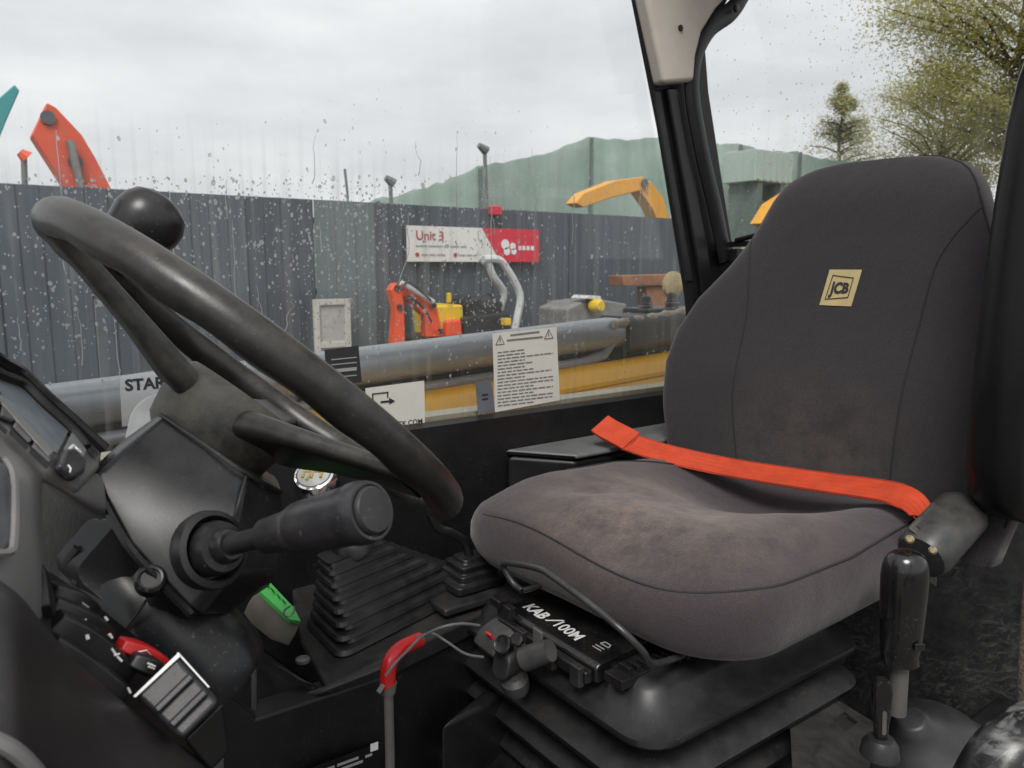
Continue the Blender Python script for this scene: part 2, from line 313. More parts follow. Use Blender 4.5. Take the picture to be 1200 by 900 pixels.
mdrop, t = newmat('raindrop'); out = N(t, 'ShaderNodeOutputMaterial'); gb = N(t, 'ShaderNodeBsdfGlass'); gb.inputs['IOR'].default_value = 1.33; gb.inputs['Roughness'].default_value = .0; td = N(t, 'ShaderNodeBsdfTranslucent'); td.inputs[0].default_value = (.95, .96, .96, 1); tt = N(t, 'ShaderNodeBsdfTransparent'); m5 = N(t, 'ShaderNodeMixShader'); m5.inputs[0].default_value = .55; m6 = N(t, 'ShaderNodeMixShader'); m6.inputs[0].default_value = .4; t.links.new(gb.outputs[0], m5.inputs[1]); t.links.new(td.outputs[0], m5.inputs[2]); t.links.new(m5.outputs[0], m6.inputs[1]); t.links.new(tt.outputs[0], m6.inputs[2]); t.links.new(m6.outputs[0], out.inputs[0])
mfilm, t = newmat('sticker_film'); out = N(t, 'ShaderNodeOutputMaterial'); a_ = N(t, 'ShaderNodeBsdfTransparent'); b_ = N(t, 'ShaderNodeBsdfDiffuse'); b_.inputs[0].default_value = (.55, .57, .58, 1); mm_ = N(t, 'ShaderNodeMixShader'); mm_.inputs[0].default_value = .28
t.links.new(a_.outputs[0], mm_.inputs[1]); t.links.new(b_.outputs[0], mm_.inputs[2]); t.links.new(mm_.outputs[0], out.inputs[0])
mclear, t = newmat('cloudy_plastic'); out = N(t, 'ShaderNodeOutputMaterial'); a_ = N(t, 'ShaderNodeBsdfTransparent'); b_ = N(t, 'ShaderNodeBsdfPrincipled'); b_.inputs[0].default_value = (.55, .57, .57, 1); b_.inputs['Roughness'].default_value = .3; mm_ = N(t, 'ShaderNodeMixShader'); mm_.inputs[0].default_value = .55
t.links.new(a_.outputs[0], mm_.inputs[1]); t.links.new(b_.outputs[0], mm_.inputs[2]); t.links.new(mm_.outputs[0], out.inputs[0])
def leafmat(name, c1, c2):
    m, t = newmat(name); l = t.links.new
    out = N(t, 'ShaderNodeOutputMaterial'); p = N(t, 'ShaderNodeBsdfPrincipled'); n = N(t, 'ShaderNodeTexNoise'); n.inputs['Scale'].default_value = 1.6; n.inputs['Detail'].default_value = 6
    tc = N(t, 'ShaderNodeTexCoord'); l(tc.outputs['Object'], n.inputs[0]); r = N(t, 'ShaderNodeValToRGB'); r.color_ramp.elements[0].position = .35; r.color_ramp.elements[1].position = .65
    r.color_ramp.elements[0].color = (*c1, 1); r.color_ramp.elements[1].color = (*c2, 1); l(n.outputs[0], r.inputs[0]); l(r.outputs[0], p.inputs['Base Color']); p.inputs['Roughness'].default_value = .7
    tl = N(t, 'ShaderNodeBsdfTranslucent'); l(r.outputs[0], tl.inputs[0]); ms = N(t, 'ShaderNodeMixShader'); ms.inputs[0].default_value = .55; l(p.outputs[0], ms.inputs[1]); l(tl.outputs[0], ms.inputs[2]); l(ms.outputs[0], out.inputs[0])
    return m
leaf = leafmat('leaf', (.36, .36, .11), (.58, .54, .20)); leaf2 = leafmat('leaf_pine', (.34, .36, .17), (.52, .50, .26))
bark = surf('bark', (.09, .07, .05), .9, var=.4, bump=.6, bscale=30, bdist=.02)
# ================================================================ THE YARD OUTSIDE
asphalt = surf('yard_ground', (.11, .10, .09), .85, var=.35, bump=.8, bscale=40, scale=1.2, bdist=.01)
mk('ground', ([(-150, -60, -2), (200, -60, -2), (200, 260, -2), (-150, 260, -2)], [[0, 1, 2, 3]]), asphalt, kind='structure')
slate = [surf('slate_sheet_%d' % i, c, .55, var=.14, dust=.3, dustcol=(.16, .15, .14), bump=.05, stretch=(3, 3, .25), scale=3, updust=False) for i, c in enumerate([(.066, .082, .100), (.058, .073, .090), (.073, .089, .106), (.045, .056, .072)])]
palesheet = surf('pale_sheet', (.115, .145, .15), .55, var=.10, dust=.2, bump=.05, stretch=(3, 3, .25), scale=3, updust=False)
postm = surf('fence_post', (.05, .055, .065), .6, var=.2, bump=.05)
FY = 9.0
fence = root('steel_sheet_fence', (5, FY, -2), 'long dark slate steel sheet fence across the yard behind the wet window', 'fence')
def sheet_panel(x0, x1, y, z0, z1, ribs=4):
    w = (x1 - x0); prof = []
    for k in range(ribs):
        a = x0 + w * k / ribs; s = w / ribs
        prof += [(a, 0), (a + s * .55, 0), (a + s * .64, -.016), (a + s * .91, -.016)]
    prof.append((x1, 0)); lo = []
    for z in (z0, z1): lo.append([Vector((a, y + b, z)) for a, b in prof])
    v = lo[0] + lo[1]; n = len(prof); f = [[i, i + 1, n + i + 1, n + i] for i in range(n - 1)]
    v2 = [p + Vector((0, .012, 0)) for p in v]
    return join((v, f), (v2, [q[::-1] for q in f]))
k = 0; x = -2.0
while x < 10.7:
    top = .79 + (.02 if k % 3 == 1 else 0) * 0
    pale = abs(x - 3.6) < .1
    mt = palesheet if pale else slate[3] if abs(x - 2.8) < .1 or abs(x - 4.4) < .1 else slate[k % 3]
    yy = FY + (.0 if not pale else -.02) + .006 * (k % 2)
    mk('panel', sheet_panel(x + .004, x + .796, yy, -1.96, top, 4 if not pale else 3), mt, fence, smooth=False)
    if k % 3 == 0: mk('post', box((x, FY + .09, -.62), (.1, .1, 2.76)), postm, fence)
    x += .8; k += 1
for z in (-1.4, -.3, .55): mk('rail', box((4.35, FY + .045, z), (12.7, .04, .07)), postm, fence)
# company sign
sg = root('unit_sign', aY(555, 306, FY - .12), 'white and red unit sign board mounted on the slate fence', 'sign')
def fs(px, py, y=FY - .10): return aY(px, py, y)
signw = surf('sign_white', (.70, .69, .66), .5, var=.05, bump=0); signr = surf('sign_red', (.62, .02, .045), .5, var=.06, bump=0)
signtx = surf('sign_text', (.40, .05, .05), .6, bump=0)
ul, ur, lr_, ll = fs(477, 263), fs(632, 272), fs(632, 307), fs(477, 306)
tm, bm_ = fs(565, 268), fs(586, 307)
# keep it a true rectangle on the fence
zt, zb = .52, .062; xl, xr = ul.x, ur.x
q = lambda X, Z, dy=0: Vector((X, FY - .10 - dy, Z))
mk('white_board', prism([q(xl, zt), q(tm.x, zt), q(bm_.x, zb), q(xl, zb)], (0, .03, 0)), signw, sg, bevel=.003)
mk('red_board', prism([q(tm.x + .004, zt), q(xr, zt), q(xr, zb), q(bm_.x + .004, zb)], (0, .03, 0)), signr, sg, bevel=.003)
mk('title', text('Unit 3', .17, q(xl + .12, zt - .18, .002), (1, 0, 0), (0, 0, 1), bold=.02), signtx, sg, kind=None)
gp = surf('sign_grey', (.35, .34, .34), .6, bump=0)
mk('text_line', join(*[sheet([q(xl + .12 + a, zt - .245, .003), q(xl + .12 + b, zt - .245, .003), q(xl + .12 + b, zt - .268, .003), q(xl + .12 + a, zt - .268, .003)], (0, -1, 0), .001) for a, b in [(0, .17), (.19, .4), (.42, .5), (.52, .66), (.68, .78)]]), gp, sg)
for dx in (.14, .72):
    mk('dot', lathe([(.03, 0), (.03, .004), (0, .004)], q(xl + dx, zb + .09, .001), (0, -1, 0), 12), signtx, sg)
    mk('text_line', join(*[sheet([q(xl + dx + a, zb + .10, .003), q(xl + dx + b, zb + .10, .003), q(xl + dx + b, zb + .075, .003), q(xl + dx + a, zb + .075, .003)], (0, -1, 0), .001) for a, b in [(.06, .16), (.18, .27), (.29, .42)]]), gp, sg)
lx = fs(592, 289).x; lz = .27
mk('logo', join(lathe([(.07, 0), (.07, .004), (0, .004)], q(lx, lz + .035, .001), (0, -1, 0), 16), lathe([(.055, 0), (.055, .004), (0, .004)], q(lx + .03, lz - .06, .001), (0, -1, 0), 16),
    lathe([(.05, 0), (.05, .004), (0, .004)], q(lx + .13, lz + .01, .001), (0, -1, 0), 16), lathe([(.045, 0), (.045, .004), (0, .004)], q(lx + .15, lz - .06, .001), (0, -1, 0), 16)), white, sg)
mk('text_line', join(*[sheet([q(lx + a, lz + .02, .003), q(lx + b, lz + .02, .003), q(lx + b, lz - .04, .003), q(lx + a, lz - .04, .003)], (0, -1, 0), .001) for a, b in [(.23, .28), (.30, .35), (.37, .43), (.45, .51)]]), white, sg)
# red lamp on the fence top
lamp = root('red_lamp', (6.3, FY - .1, .74), 'small red lamp fixed near the top of the slate fence above the sign', 'lamp')
c = fs(580, 247); mk('lens', box(c, (.17, .1, .13)), signr, lamp, bevel=.02); mk('bracket', box(c + Vector((0, .07, -.06)), (.05, .08, .16)), postm, lamp)
# white framed panel leaning on the fence
wp = root('white_door_panel', aY(386, 405, 8.75), 'white framed door panel standing against the pale fence sheet', 'panel')
pa = surf('old_white', (.55, .54, .49), .6, var=.12, dust=.3, updust=False); pa2 = surf('old_white_inset', (.42, .42, .39), .6, var=.12, dust=.3, updust=False)
c0, c1 = aY(367, 351, 8.8), aY(409, 351, 8.8)
W_ = c1.x - c0.x; zt_ = c0.z
mk('inset', box((c0.x + W_ / 2, 8.82, (zt_ - 2) / 2), (W_ * .86, .03, zt_ + 2 - .1)), pa2, wp)
for xx in (c0.x + .03, c1.x - .03): mk('stile', box((xx, 8.80, (zt_ - 2) / 2), (.07, .05, zt_ + 2)), pa, wp, bevel=.004)
for z in (zt_ - .035, zt_ - .55, -1.96): mk('crosspiece', box((c0.x + W_ / 2, 8.80, z), (W_ - .135, .045, .07)), pa, wp, bevel=.004)
# green netted shed behind
netg = [surf('green_net_%d' % i, c, .8, var=.25, dust=.35, dustcol=(.30, .36, .32), bump=.4, bscale=30, stretch=(1, 1, .5), scale=1.2, updust=False, bdist=.02) for i, c in enumerate([(.30, .44, .36), (.34, .48, .40), (.28, .40, .33)])]
for m_ in netg:      # open weave shows some sky; transparency and pale colours also stand in for haze
    t_ = m_.node_tree; o_ = next(n for n in t_.nodes if n.type == 'OUTPUT_MATERIAL'); p_ = next(n for n in t_.nodes if n.type == 'BSDF_PRINCIPLED')
    tr_ = N(t_, 'ShaderNodeBsdfTransparent'); mx_ = N(t_, 'ShaderNodeMixShader'); nn_ = N(t_, 'ShaderNodeTexNoise'); nn_.inputs['Scale'].default_value = 1.1; nn_.inputs['Detail'].default_value = 8
    tc_ = N(t_, 'ShaderNodeTexCoord'); mr_ = N(t_, 'ShaderNodeMapRange'); mr_.inputs[1].default_value = .3; mr_.inputs[2].default_value = .7; mr_.inputs[3].default_value = .1; mr_.inputs[4].default_value = .5
    t_.links.new(tc_.outputs['Object'], nn_.inputs[0]); t_.links.new(nn_.outputs[0], mr_.inputs[0]); t_.links.new(mr_.outputs[0], mx_.inputs[0]); t_.links.new(p_.outputs[0], mx_.inputs[1]); t_.links.new(tr_.outputs[0], mx_.inputs[2]); t_.links.new(mx_.outputs[0], o_.inputs[0])
shed = root('netted_shed', (11, 14, -2), 'green netted shed with a sloping top rising behind the fence', 'shed')
tops = [(330, 262), (440, 233), (560, 194), (690, 160), (790, 157), (865, 168), (935, 177), (1010, 188), (1120, 205)]
SY = 14.0
for i in range(len(tops) - 1):
    a, b = aY(*tops[i], SY), aY(*tops[i + 1], SY); nxx = 15; lo = []; hi = []
    for s in range(nxx):
        tq = s / (nxx - 1); p = a.lerp(b, tq); dy = .05 * math.sin(s * 1.7 + i) + .04 * math.sin(s * 3.1)
        hi.append(Vector((p.x, SY + dy * .3, p.z - .10 * math.sin(math.pi * tq) + (random.uniform(-.04, .03) if 0 < s < nxx - 1 else 0)))); lo.append(Vector((p.x, SY + dy, -2)))
    f = [[s, s + 1, nxx + s + 1, nxx + s] for s in range(nxx - 1)]
    back = [p + Vector((0, .03, 0)) for p in lo + hi]
    mk('net_panel', join((lo + hi, f), (back, [q_[::-1] for q_ in f])), netg[i % 3], shed)
    mk('post', box((b.x, SY - .1, (b.z - 2) / 2 - .02), (.07, .07, b.z + 1.95)), surf('shed_post', (.13, .17, .15), .7), shed)
cont = root('pale_container', aY(905, 215, 12.4), 'pale green container box seen through the rear window beside the pillar', 'container')
a, b = aY(886, 174, 12.4), aY(928, 216, 12.4)
palec = surf('pale_container_paint', (.42, .52, .47), .6, var=.1, dust=.3, updust=False)
mk('body', box(((a.x + b.x) / 2, 12.9, (a.z + b.z) / 2), (b.x - a.x, 1.0, a.z - b.z)), palec, cont, bevel=.02)
for i in range(6): mk('rib', box((a.x + (b.x - a.x) * (i + .5) / 6, 12.38, (a.z + b.z) / 2), (.12, .04, (a.z - b.z) * .9)), palec, cont)
mk('leg', box((a.x + .3, 12.9, (b.z - 2) / 2), (.2, .9, b.z + 1.99)), MATS['shed_post'], cont); mk('leg', box((b.x - .3, 12.9, (b.z - 2) / 2), (.2, .9, b.z + 1.99)), MATS['shed_post'], cont)
# rubble and timber beyond the end of the fence
heapm = surf('rubble', (.26, .19, .14), .9, var=.5, bump=1, bscale=8, scale=5, bdist=.05)
hv, hf = [], []
hc = aY(880, 285, 10.5); nr, na = 7, 22
for i in range(nr + 1):
    rr_ = 3.4 * i / nr
    for j in range(na):
        t_ = 2 * math.pi * j / na; h_ = (hc.z + .25 + 2) * (1 - (i / nr) ** 1.6) - 2 + random.uniform(-.12, .12) * (i < nr)
        hv.append(Vector((hc.x + 1.4 + rr_ * math.cos(t_), 11.0 + rr_ * .5 * math.sin(t_), h_)))
for i in range(nr):
    for j in range(na): hf.append([i * na + j, i * na + (j + 1) % na, (i + 1) * na + (j + 1) % na, (i + 1) * na + j])
mk('rubble_heap', (hv, hf), heapm, None, 'brown heap of rubble beyond the fence end, seen through the rear window', 'heap')
# digger arms rising behind the fence
def digger_arm(name, label, mat, segs, y, th, pins=()):
    pts = [aY(px, py, y) for s in segs for px, py in s]
    o = root(name, (sum(p.x for p in pts) / len(pts), y, -2), label, 'digger arm')
    for i, s in enumerate(segs):
        mk('boom_section' if i == 0 else 'dipper', prism([aY(px, py, y + .02 * i) for px, py in s], (0, th, 0)), mat, o, bevel=.02)
    for px, py in pins:
        mk('pin', lathe([(.09, -.03), (.09, .0), (.05, 0), (.05, .03), (0, .03)][::-1], aY(px, py, y - .01), (0, 1, 0), 14), darkboom, o)
    return o
dor = surf('digger_orange', (.74, .085, .03), .45, var=.12, dust=.35, dustcol=(.35, .18, .12), scale=5, updust=False)
dye = surf('digger_yellow', (.78, .36, .03), .45, var=.1, dust=.3, dustcol=(.35, .26, .14), scale=5, updust=False)
dte = surf('digger_teal', (.05, .30, .30), .5, var=.1, bump=0)
o = digger_arm('orange_digger_arm', 'broad orange digger arm poking up above the fence at the left', dor, [[(37, 158), (55, 120), (66, 126), (96, 158), (112, 185), (134, 228), (150, 300), (95, 300), (78, 222)]], 12.0, .35, [(56, 138), (88, 190)])
mk('hydraulic_ram', tube([aY(82, 165, 11.9), aY(101, 245, 11.9)], .055, 10), steel, o)
digger_arm('teal_crane_jib', 'teal crane jib tip at the far left edge of the sky', dte, [[(-60, 200), (-40, 150), (2, 112), (17, 99), (23, 106), (8, 140), (-20, 210)]], 16.0, .3)
o = digger_arm('yellow_digger_arm', 'bent yellow digger arm above the fence beside the cab pillar', dye, [[(674, 238), (684, 226), (722, 211), (754, 207), (762, 214), (752, 223), (716, 232), (684, 243)], [(748, 221), (762, 212), (778, 232), (786, 262), (772, 262), (764, 244)]], 11.2, .3, [(755, 215)])
digger_arm('amber_digger_arm', 'amber digger arm behind the headrest seen through the rear window', dye, [[(890, 262), (905, 238), (930, 222), (960, 228), (955, 236), (925, 236), (905, 268)]], 11.8, .3)
# thin poles
pol = surf('pole_grey', (.16, .17, .17), .6)
for nm, lb, pts, hd in (('slim_pole', 'slim leaning pole above the fence left of the shed', [(404, 198), (407, 225), (410, 300)], None),
                    ('lamp_post', 'tall lamp post in front of the green shed', [(568, 178), (570, 240), (572, 300)], (566, 172)),
                    ('beacon_pole', 'thin pole with an orange beacon beside the orange digger arm', [(28, 185), (29, 215), (30, 300)], (28, 180)),
                    ('short_vent_pole', 'short dark pole at the foot of the sloping shed top', [(457, 212), (458, 230), (459, 300)], (457, 210))):
    yv = 11.5; o = root(nm, aY(pts[-1][0], 330, yv), lb, 'pole')
    P = [aY(a_, b_, yv) for a_, b_ in pts]; P.append(Vector((P[-1].x, yv, -2)))
    mk('shaft', tube(P, .022 if nm == 'slim_pole' else .035, 8), pol, o)
    if hd: mk('head', tube([aY(hd[0] - 5, hd[1] - 2, yv), aY(hd[0] + 4, hd[1] + 5, yv)], [.05, .09], 8), dor if nm == 'beacon_pole' else pol, o)
# small orange digger parked by the fence
md = root('mini_digger', aY(535, 388, 8.0), 'small orange and yellow digger with pale roll frame parked below the sign', 'digger')
Y8 = 8.0
md_orange = surf('mini_orange', (.80, .09, .02), .4, var=.1, dust=.2, bump=0); md_yellow = surf('mini_yellow', (.75, .50, .02), .4, var=.1, dust=.2, bump=0); palef = surf('pale_frame', (.55, .57, .57), .4, var=.1)
md_black = surf('mini_black', (.03, .03, .032), .5, var=.4)
mk('dipper', prism([aY(px, py, Y8) for px, py in [(458, 340), (464, 331), (472, 337), (474, 360), (475, 400), (464, 420), (461, 400), (464, 362)]], (0, .14, 0)), md_orange, md, bevel=.012)
mk('boom', prism([aY(px, py, Y8 + .03) for px, py in [(466, 334), (474, 333), (500, 352), (512, 360), (520, 395), (500, 395), (498, 370), (472, 346)]], (0, .14, 0)), md_orange, md, bevel=.012)
mk('boom_ram', tube([aY(470, 331, Y8 - .03), aY(508, 354, Y8 - .03)], .03, 8), palef, md)
mk('engine_cover', prism([aY(px, py, Y8 + .2) for px, py in [(513, 358), (543, 357), (545, 392), (518, 400)]], (0, .7, 0)), md_yellow, md, bevel=.03)
mk('side_cover', prism([aY(px, py, Y8 + .1) for px, py in [(524, 376), (541, 374), (545, 420), (522, 420)]], (0, .3, 0)), md_orange, md, bevel=.03)
mk('track_frame', prism([aY(px, py, Y8) for px, py in [(500, 398), (600, 385), (604, 440), (498, 450)]], (0, .9, 0)), md_black, md, bevel=.04)
mk('chassis', prism([aY(px, py, Y8 + .1) for px, py in [(544, 372), (596, 366), (600, 390), (545, 395)]], (0, .6, 0)), md_black, md, bevel=.03)
mk('seat', prism([aY(px, py, Y8 + .25) for px, py in [(546, 352), (562, 346), (572, 358), (590, 352), (592, 372), (548, 374)]], (0, .4, 0)), md_black, md, bevel=.04)
mk('battery_box', box(aY(593, 377, Y8 - .05), (.1, .1, .09)), md_yellow, md, bevel=.01)
mk('control_lever', tube([aY(553, 362, Y8), aY(549, 347, Y8)], .02, 6), md_black, md); mk('control_lever', tube([aY(580, 362, Y8), aY(586, 346, Y8)], .02, 6), md_black, md)
mk('beacon', box(aY(526, 349, Y8 + .2), (.05, .05, .12)), md_yellow, md, bevel=.01)
for dy, P in ((0, [(566, 304), (583, 304), (592, 312), (609, 344), (606, 372), (602, 392)]), (.9, [(560, 303), (571, 308), (578, 324), (590, 342), (586, 362), (582, 385)])):
    mk('roll_frame', tube(smooth_path([aY(px, py, Y8 + .05 + dy * .3) for px, py in P], 4), .05, 8), palef, md)
for P in ([(470, 340), (478, 330), (492, 340), (505, 352)], [(474, 352), (484, 350), (497, 362), (506, 378)], [(546, 360), (556, 352), (566, 362), (578, 366)], [(560, 352), (572, 344), (584, 356)]):
    mk('hose', tube(smooth_path([aY(px, py, Y8 - .06) for px, py in P], 4), .013, 6), md_black, md)
for px, py in ((465, 337), (508, 358), (468, 360), (516, 388)): mk('pin', lathe([(.035, 0), (.035, .02), (0, .02)], aY(px, py, Y8 - .005), (0, -1, 0), 10), md_black, md)
mk('decal', prism([aY(px, py, Y8 - .004) for px, py in [(478, 345), (492, 354), (491, 358), (477, 349)]], (0, -.004, 0)), md_black, md)
# low loader and timber at the right of the window
ll_ = root('yellow_loader', aY(695, 372, 7.5), 'low yellow loader parked behind the boom near the pillar', 'loader')
mk('cowl', prism([aY(px, py, 7.5) for px, py in [(664, 362), (680, 354), (705, 351), (735, 356), (736, 385), (664, 390)]], (0, .6, 0)), surf('loader_grey', (.20, .20, .19), .6, var=.4, scale=10), ll_, bevel=.03)
mk('lamp_housing', lathe([(.085, 0), (.085, .12), (.06, .16), (0, .16)], aY(695, 358, 7.45), (0, -1, 0), 16), md_yellow, ll_)
mk('roof', prism([aY(px, py, 7.4) for px, py in [(686, 350), (690, 346), (704, 347), (706, 352)]], (0, .3, 0)), palef, ll_, bevel=.01)
mk('body', prism([aY(px, py, 7.55) for px, py in [(668, 384), (735, 380), (735, 470), (668, 470)]], (0, .5, 0)), md_yellow, ll_, bevel=.03)
tb = root('rusty_beam_stack', aY(760, 345, 7.9), 'rusty brown beam resting on timber trestle beside the pillar', 'beam')
rusty = surf('rust', (.30, .14, .075), .8, var=.35, scale=8, bump=.5, bscale=40)
mk('beam', prism([aY(px, py, 7.9) for px, py in [(729, 323), (800, 321), (800, 334), (731, 335)]], (0, .3, 0)), rusty, tb, bevel=.01)
mk('upright', prism([aY(px, py, 7.95) for px, py in [(758, 336), (782, 335), (782, 480), (758, 480)]], (0, .2, 0)), rusty, tb, bevel=.01)
mk('wheel', lathe([(.13, 0), (.19, .03), (.19, .08), (.15, .1), (0, .08)], aY(792, 334, 7.4), (0, 1, 0), 20), surf('dull_brass', (.34, .27, .14), .6, var=.3), tb)
# trees
def tree(name, label, base, height, crown, mat, nleaf, ls, conical=False, seed=1):
    rg = random.Random(seed); b = Vector(base); o = root(name, b, label, 'tree')
    P = [b + Vector((rg.uniform(-.1, .1), rg.uniform(-.1, .1), height * t)) for t in (0, .25, .5, .75, 1)]
    parts = [tube(P, [height * .018 * (1.05 - t) + .01 for t in (0, .25, .5, .75, 1)], 8)]; tips = []
    for i in range(60 if not conical else 44):
        t = rg.uniform(.42, .98); st = b + Vector((0, 0, height * t)); az = rg.uniform(0, 6.28)
        env = crown * (1.15 * (1 - t) / .58 + .1) if conical else crown * (math.sin(math.pi * min(1, (t - .3) / .78)) * .95 + .15)
        e = st + Vector((math.cos(az) * env, math.sin(az) * env, env * (.25 if conical else .55)))
        mid = st.lerp(e, .5) + Vector((0, 0, env * .08)); parts.append(tube([st, mid, e], [.045 * height / 9, .028 * height / 9, .008], 5)); tips.append((st, mid, e, env))
    mk('trunk', join(*parts), bark, o)
    v, f = [], []
    for i in range(nleaf):
        st, mid, e, env = rg.choice(tips); t = rg.random() ** .6
        p = (st.lerp(mid, t * 2) if t < .5 else mid.lerp(e, t * 2 - 1)) + Vector((rg.gauss(0, 1), rg.gauss(0, 1), rg.gauss(0, .8))) * (.09 + env * .12)
        a = Vector((rg.gauss(0, 1), rg.gauss(0, 1), rg.gauss(0, 1))).normalized(); c_ = a.orthogonal().normalized(); s = ls * rg.uniform(.6, 1.4); n = len(v)
        v += [p - a * s, p + c_ * s * .5, p + a * s, p - c_ * s * .5]; f.append([n, n + 1, n + 2, n + 3])
    mk('crown', (v, f), mat, o, smooth=False)
    return o
def treebase(px, d): p = G(px, 300, d); return (p.x, p.y, -2)
tree('pointed_tree', 'pointed young tree rising above the headrest in the rear window', treebase(978, 32), 9.3, 1.9, leaf2, 12000, .055, True, 3)
tree('leafy_tree', 'large leafy tree filling the upper right corner of the rear window', treebase(1175, 20), 11.2, 3.1, leaf, 90000, .05, False, 5)
tree('shrubby_tree', 'low spreading tree between the pointed tree and the corner tree', treebase(1092, 26), 7.9, 2.1, leaf, 30000, .05, False, 8)

# ================================================================ BOOM AND CHASSIS of the machine, just outside the window
SL = .0495
def zt_b(x): return -.192 + SL * x
xs = [-.9, 1.72]
bo = root('lifting_boom', (.5, 1.5, -.6), 'grey steel lifting boom lying along the outside of the window', 'boom')
def bar(x0, x1, prof):   # prof(y,z offset from top line)
    return loft([[Vector((xx, y, zt_b(xx) + dz)) for y, dz in prof] for xx in (x0, x1)])
rp = [(1.405 + a, -.036 + b) for a, b in rrect(.05, .036, .032, 6)]
mk('upper_tube', bar(-.9, 1.33, rp), boommat, bo)
mk('sleeve', bar(1.335, 1.75, [(1.405 + a, -.040 + b) for a, b in rrect(.058, .044, .02, 4)]), darkboom, bo)
mk('hydraulic_pipe', tube([Vector((xx, 1.372, zt_b(xx) - .094)) for xx in (-.9, .2, 1.2)] + [Vector((1.27, 1.372, zt_b(1.27) - .085)), Vector((1.31, 1.372, zt_b(1.31) - .045))], .0125, 10), boommat, bo)
mk('hydraulic_pipe', tube([Vector((xx, 1.40, zt_b(xx) - .112)) for xx in (-.9, .5, 1.5)], .009, 8), darkboom, bo)
mk('side_plate', loft([[Vector((xx, y, zt_b(xx) + dz)) for y, dz in ((1.44, -.07), (1.75, -.06), (1.75, -.40), (1.44, -.40))] for xx in (-.9, 1.75)]), surf('boom_side_muddy', (.10, .09, .075), .7, var=.5, dust=.7, dustcol=(.15, .10, .065), updust=False, scale=12), bo)
for xx in (.25, .75): mk('pipe_clamp', box((xx, 1.372, zt_b(xx) - .098), (.03, .03, .035)), darkboom, bo, bevel=.004)
# fittings at the rear end
fit = root('valve_block', aY(765, 375, 1.42), 'black valve block with two bolt heads on the boom near the pillar', 'valve block')
a = aY(764, 365, 1.42)
mk('block', box(a + Vector((.02, 0, -.006)), (.17, .09, .034)), black, fit, bevel=.006)
for px, py in ((757, 350), (787, 346)):
    p = aY(px, py + 8, 1.42); b_ = mk('bolt', lathe([(.017, 0), (.017, .018), (.013, .02), (.013, .034), (.009, .038), (0, .038)][::-1], p + Vector((0, 0, -.012)), (0, 0, 1), 12), darkboom, fit)
    mk('washer', lathe([(.021, 0), (.021, .004), (0, .004)][::-1], p + Vector((0, 0, -.003)), (0, 0, 1), 14), steel, b_)
mk('foam_strip', tube(smooth_path([aY(717, 381, 1.36), aY(735, 377, 1.36), aY(760, 373, 1.36), aY(785, 368, 1.36), aY(815, 363, 1.36)], 5), [.006 + .003 * math.sin(i * 1.9) + .004 for i in range(21)], 10), rope, None, 'frayed cream foam strip lying on the boom end', 'foam strip')
# yellow chassis cover
yc = root('chassis_cover', (.7, 1.3, -.6), 'yellow painted chassis cover below the boom outside the window', 'cover')
def yz(x): return -.2555 + .049 * (x - .737)
yp = [(1.205, -.13), (1.205, -.060), (1.212, -.050), (1.285, -.004), (1.30, .002), (1.36, .002), (1.36, -.13)]
mk('panel', loft([[Vector((xx, y, yz(xx) + dz)) for y, dz in yp] for xx in (.215, 1.52)]), yellow, yc)
mk('fold', loft([[Vector((xx, y, yz(xx) + dz)) for y, dz in ((1.243, -.028), (1.250, -.020), (1.256, -.022), (1.250, -.031))] for xx in (.22, 1.5)]), yellow, yc)
mk('chassis_deck', box((.1, 1.8, -.43), (2.4, 1.1, .03)), mud, None, 'brown muddy chassis deck under the boom', 'deck')
mdv = [(-.2 + .03 * i, 1.30 + .1 * random.random(), -.415, random.uniform(.015, .04)) for i in range(22)]
mk('dried_mud', join(*[lathe([(r_, 0), (r_ * .8, r_ * .5), (r_ * .3, r_ * .8), (0, r_ * .85)][::-1], (x_, y_, z_), (random.uniform(-.2, .2), random.uniform(-.2, .2), 1), 9) for x_, y_, z_, r_ in mdv]), mud, None, 'lumps of dried brown mud on the chassis deck', 'mud', kind='stuff')
# ================================================================ CAB SHELL
cab = root('telehandler_cab', (.7, .75, -.97), 'black steel operator cab with wet side window and dark pillar', 'cab')
WY = 1.15
mk('floor_panel', box((.55, .75, -.96), (2.2, .86, .02)), darkcab, cab)
mk('side_panel', loft([[Vector((xx, y, z)) for y, z in ((1.125, -.272), (1.148, -.268), (1.2, -.30), (1.2, -.95), (1.125, -.95))] for xx in (-.5, 1.46)]), darkcab, cab)
mk('window_sill', loft([[Vector((xx, y, z)) for y, z in ((1.156, -.268), (1.156, -.2605), (1.19, -.258), (1.19, -.268))] for xx in (-.5, 1.44)]), cream, cab, label='cream painted outer sill')
